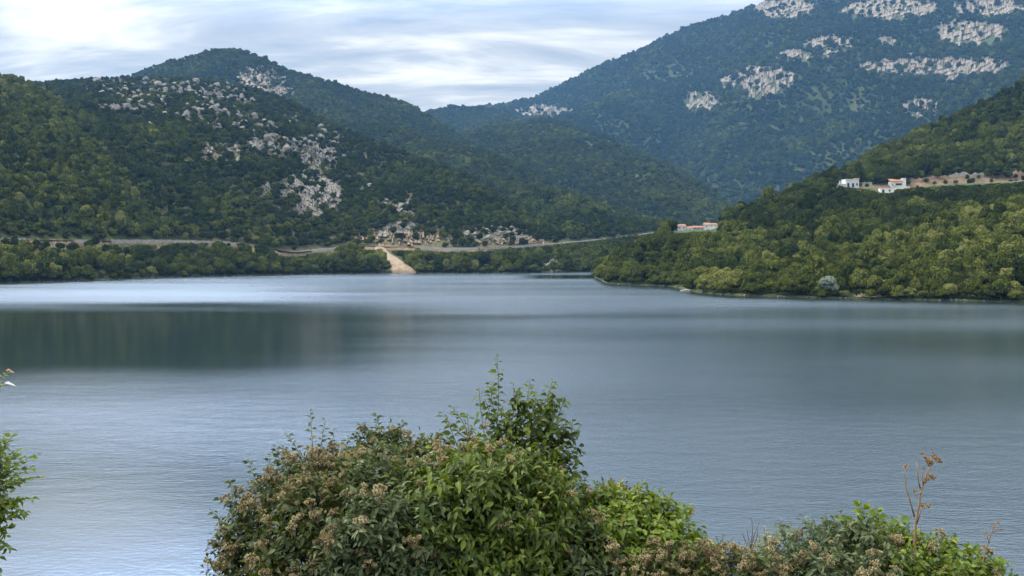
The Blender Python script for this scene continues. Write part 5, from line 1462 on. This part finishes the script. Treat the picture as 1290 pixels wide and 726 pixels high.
# dry stalks
def stalk(name, label, px, y, branches, heads, seed, hs=.020):
    rng = np.random.default_rng(seed); root = shrub_root(name, px, y, label, 'dry stalk'); b0 = np.array(root.location); mb = MB()
    for bi, (pts, r0) in enumerate(branches):
        P = [W(p[0], p[1], y) + np.array([0, rng.normal(0, .01), 0]) for p in pts]
        if bi == 0: P = [b0 + [0, 0, -.05]] + P
        mb.tube([p - b0 for p in P], list(np.linspace(r0, r0 * .4, len(P))), 6)
    mb.build('stem', M_STALK, root, None, True)
    for (hx, hy, sz) in heads:
        c = W(hx, hy, y) - b0; V, Q, off = [], [], 0
        v = ICO1[0] * np.array([.8, .8, 1.0]) * hs * sz * .75; v = v * (1 + rng.normal(0, .12, (len(v), 1)))
        n = 26; d = norm(rng.normal(size=(n, 3)) + [0, 0, .4]); ln = hs * sz * rng.uniform(.8, 1.35, n)[:, None]; sd = norm(np.cross(d, rng.normal(size=(n, 3)))) * hs * .16
        qv = np.stack([d * ln * .3 - sd, d * ln * .3 + sd, d * ln + sd * .4, d * ln - sd * .4], 1).reshape(-1, 3)
        link('seed_head', mesh_np('seed_head', np.concatenate([v, qv]), [ICO1[1], np.arange(n * 4).reshape(n, 4) + len(v)], [M_SEED], False), root, tuple(c))
stalk('dry_stalk', 'tall branching dry brown stalk with rust coloured seed heads', 1153, 7.0,
      [([(1152, 693), (1154, 660), (1157, 638), (1161, 617), (1166, 605), (1172, 586)], .0095), ([(1153, 652), (1148, 634), (1142, 617), (1140, 600), (1141, 588)], .0055), ([(1161, 618), (1157, 606), (1155, 596), (1155, 583)], .0048),
       ([(1156, 660), (1160, 644), (1168, 638)], .004), ([(1160, 620), (1154, 625), (1152, 619)], .004), ([(1166, 605), (1172, 601), (1177, 603)], .004), ([(1171, 588), (1166, 580), (1162, 572)], .0035), ([(1172, 587), (1178, 581), (1183, 580)], .0035), ([(1163, 612), (1163, 600), (1164, 590)], .0035), ([(1158, 690), (1160, 670), (1159, 655)], .003)],
      [(1162, 571.5, .6), (1167, 578, .9), (1171, 581, 1.0), (1175, 574, .9), (1179, 578, .9), (1184, 581, 1.0), (1174, 583, .9), (1169, 583, .7), (1166, 606, .9), (1171, 599, .8), (1176, 602, .9), (1169, 604, .6), (1162, 637, .9), (1170, 638, .9), (1141, 587, .8), (1164, 590, .5), (1152, 619, .6)], 81)
stalk('dry_stalk', 'shorter thin dry stalk near the right edge', 1240, 7.0, [([(1239, 711), (1245, 687), (1250, 672), (1254, 660)], .0055), ([(1246, 684), (1243, 676), (1242, 671)], .003), ([(1251, 670), (1256, 667), (1261, 668)], .003)],
      [(1258, 658, .8), (1252, 664, .6), (1262, 668, .6), (1242, 671, .6), (1239, 688, .5)], 82, .017)
# left edge shrub and the sprig above it
LB11 = [(-46, 640, 54, 0), (-38, 592, 40, 0), (-22, 640, 26, .05), (-55, 700, 46, 0)]
def ex11(lv, mb, rng):
    y = 6.5
    for pts in ([(-20, 620), (10, 590), (47, 572)], [(-20, 630), (15, 606), (56, 600)], [(-20, 600), (0, 570), (18, 546)], [(-20, 640), (8, 630), (46, 628)], [(-15, 600), (12, 578), (24, 566)], [(-20, 660), (8, 655), (36, 644)],
                [(-20, 620), (12, 604), (44, 586)], [(-20, 680), (0, 682), (14, 694)], [(-10, 640), (16, 636), (28, 650)], [(-25, 660), (0, 668), (16, 662)], [(-20, 610), (4, 600), (18, 590)], [(-20, 590), (-4, 566), (4, 552)], [(-20, 640), (6, 640), (22, 628)], [(-15, 625), (14, 612), (28, 606)]):
        shoot(lv, mb, [W(p[0], p[1], y + rng.normal(0, .05)) for p in pts], .0045, .042, 24, .55, rng, .15, 1.2, .15)
r11, L11s = shrub('leafy_shrub', 'light green small leaved shrub entering at the left edge', 'shrub', 6.5, LB11, ML_BRIGHT, .042, 240, 6, .46, .15, 62, -40, extra=ex11, wid=1.2)
rng = np.random.default_rng(91); y = 6.6; rs = shrub_root('edge_sapling', -75, y, 'leafy twig tip with a pale curled leaf, high on the left edge', 'sapling')
lv, mb = Leaves(), MB(); b0 = np.array(rs.location)
shoot(lv, mb, [b0, W(-60, 560, y), W(-25, 495, y), W(6, 482, y)], .008, .036, 30, .55, rng, .5, 1.1, .1)
shoot(lv, mb, [W(-12, 488, y), W(2, 476, y), W(12, 467, y)], .003, .030, 12, .7, rng, .2, .9, .0)
link('foliage', rel(lv.mesh('foliage', ML_BRIGHT), rs), rs)
mb.v = [tuple(np.array(v) - b0) for v in mb.v]; mb.build('stem', M_TWIG, rs)
lp = Leaves(); lp.add(np.array([W(3, 486, y)]), np.array([[1., 0, .15]]), np.array([[0., -.5, .8]]), np.array([.075]), np.array([1.0]), np.array([.7]))
link('pale_leaf', rel(lp.mesh('pale_leaf', simple_mat('pale_leaf', (.62, .60, .60), .6, .1, 20)), rs), rs)
lt = Leaves(); lt.add(np.array([W(8, 467, y), W(12, 468, y)]), np.array([[1., 0, .2], [1, .2, -.1]]), np.array([[0., -.5, .8]] * 2), np.array([.03, .028]), np.array([.5, .5]))
link('red_leaf', rel(lt.mesh('red_leaf', simple_mat('red_leaf', (.35, .16, .10), .6, .1, 20)), rs), rs)
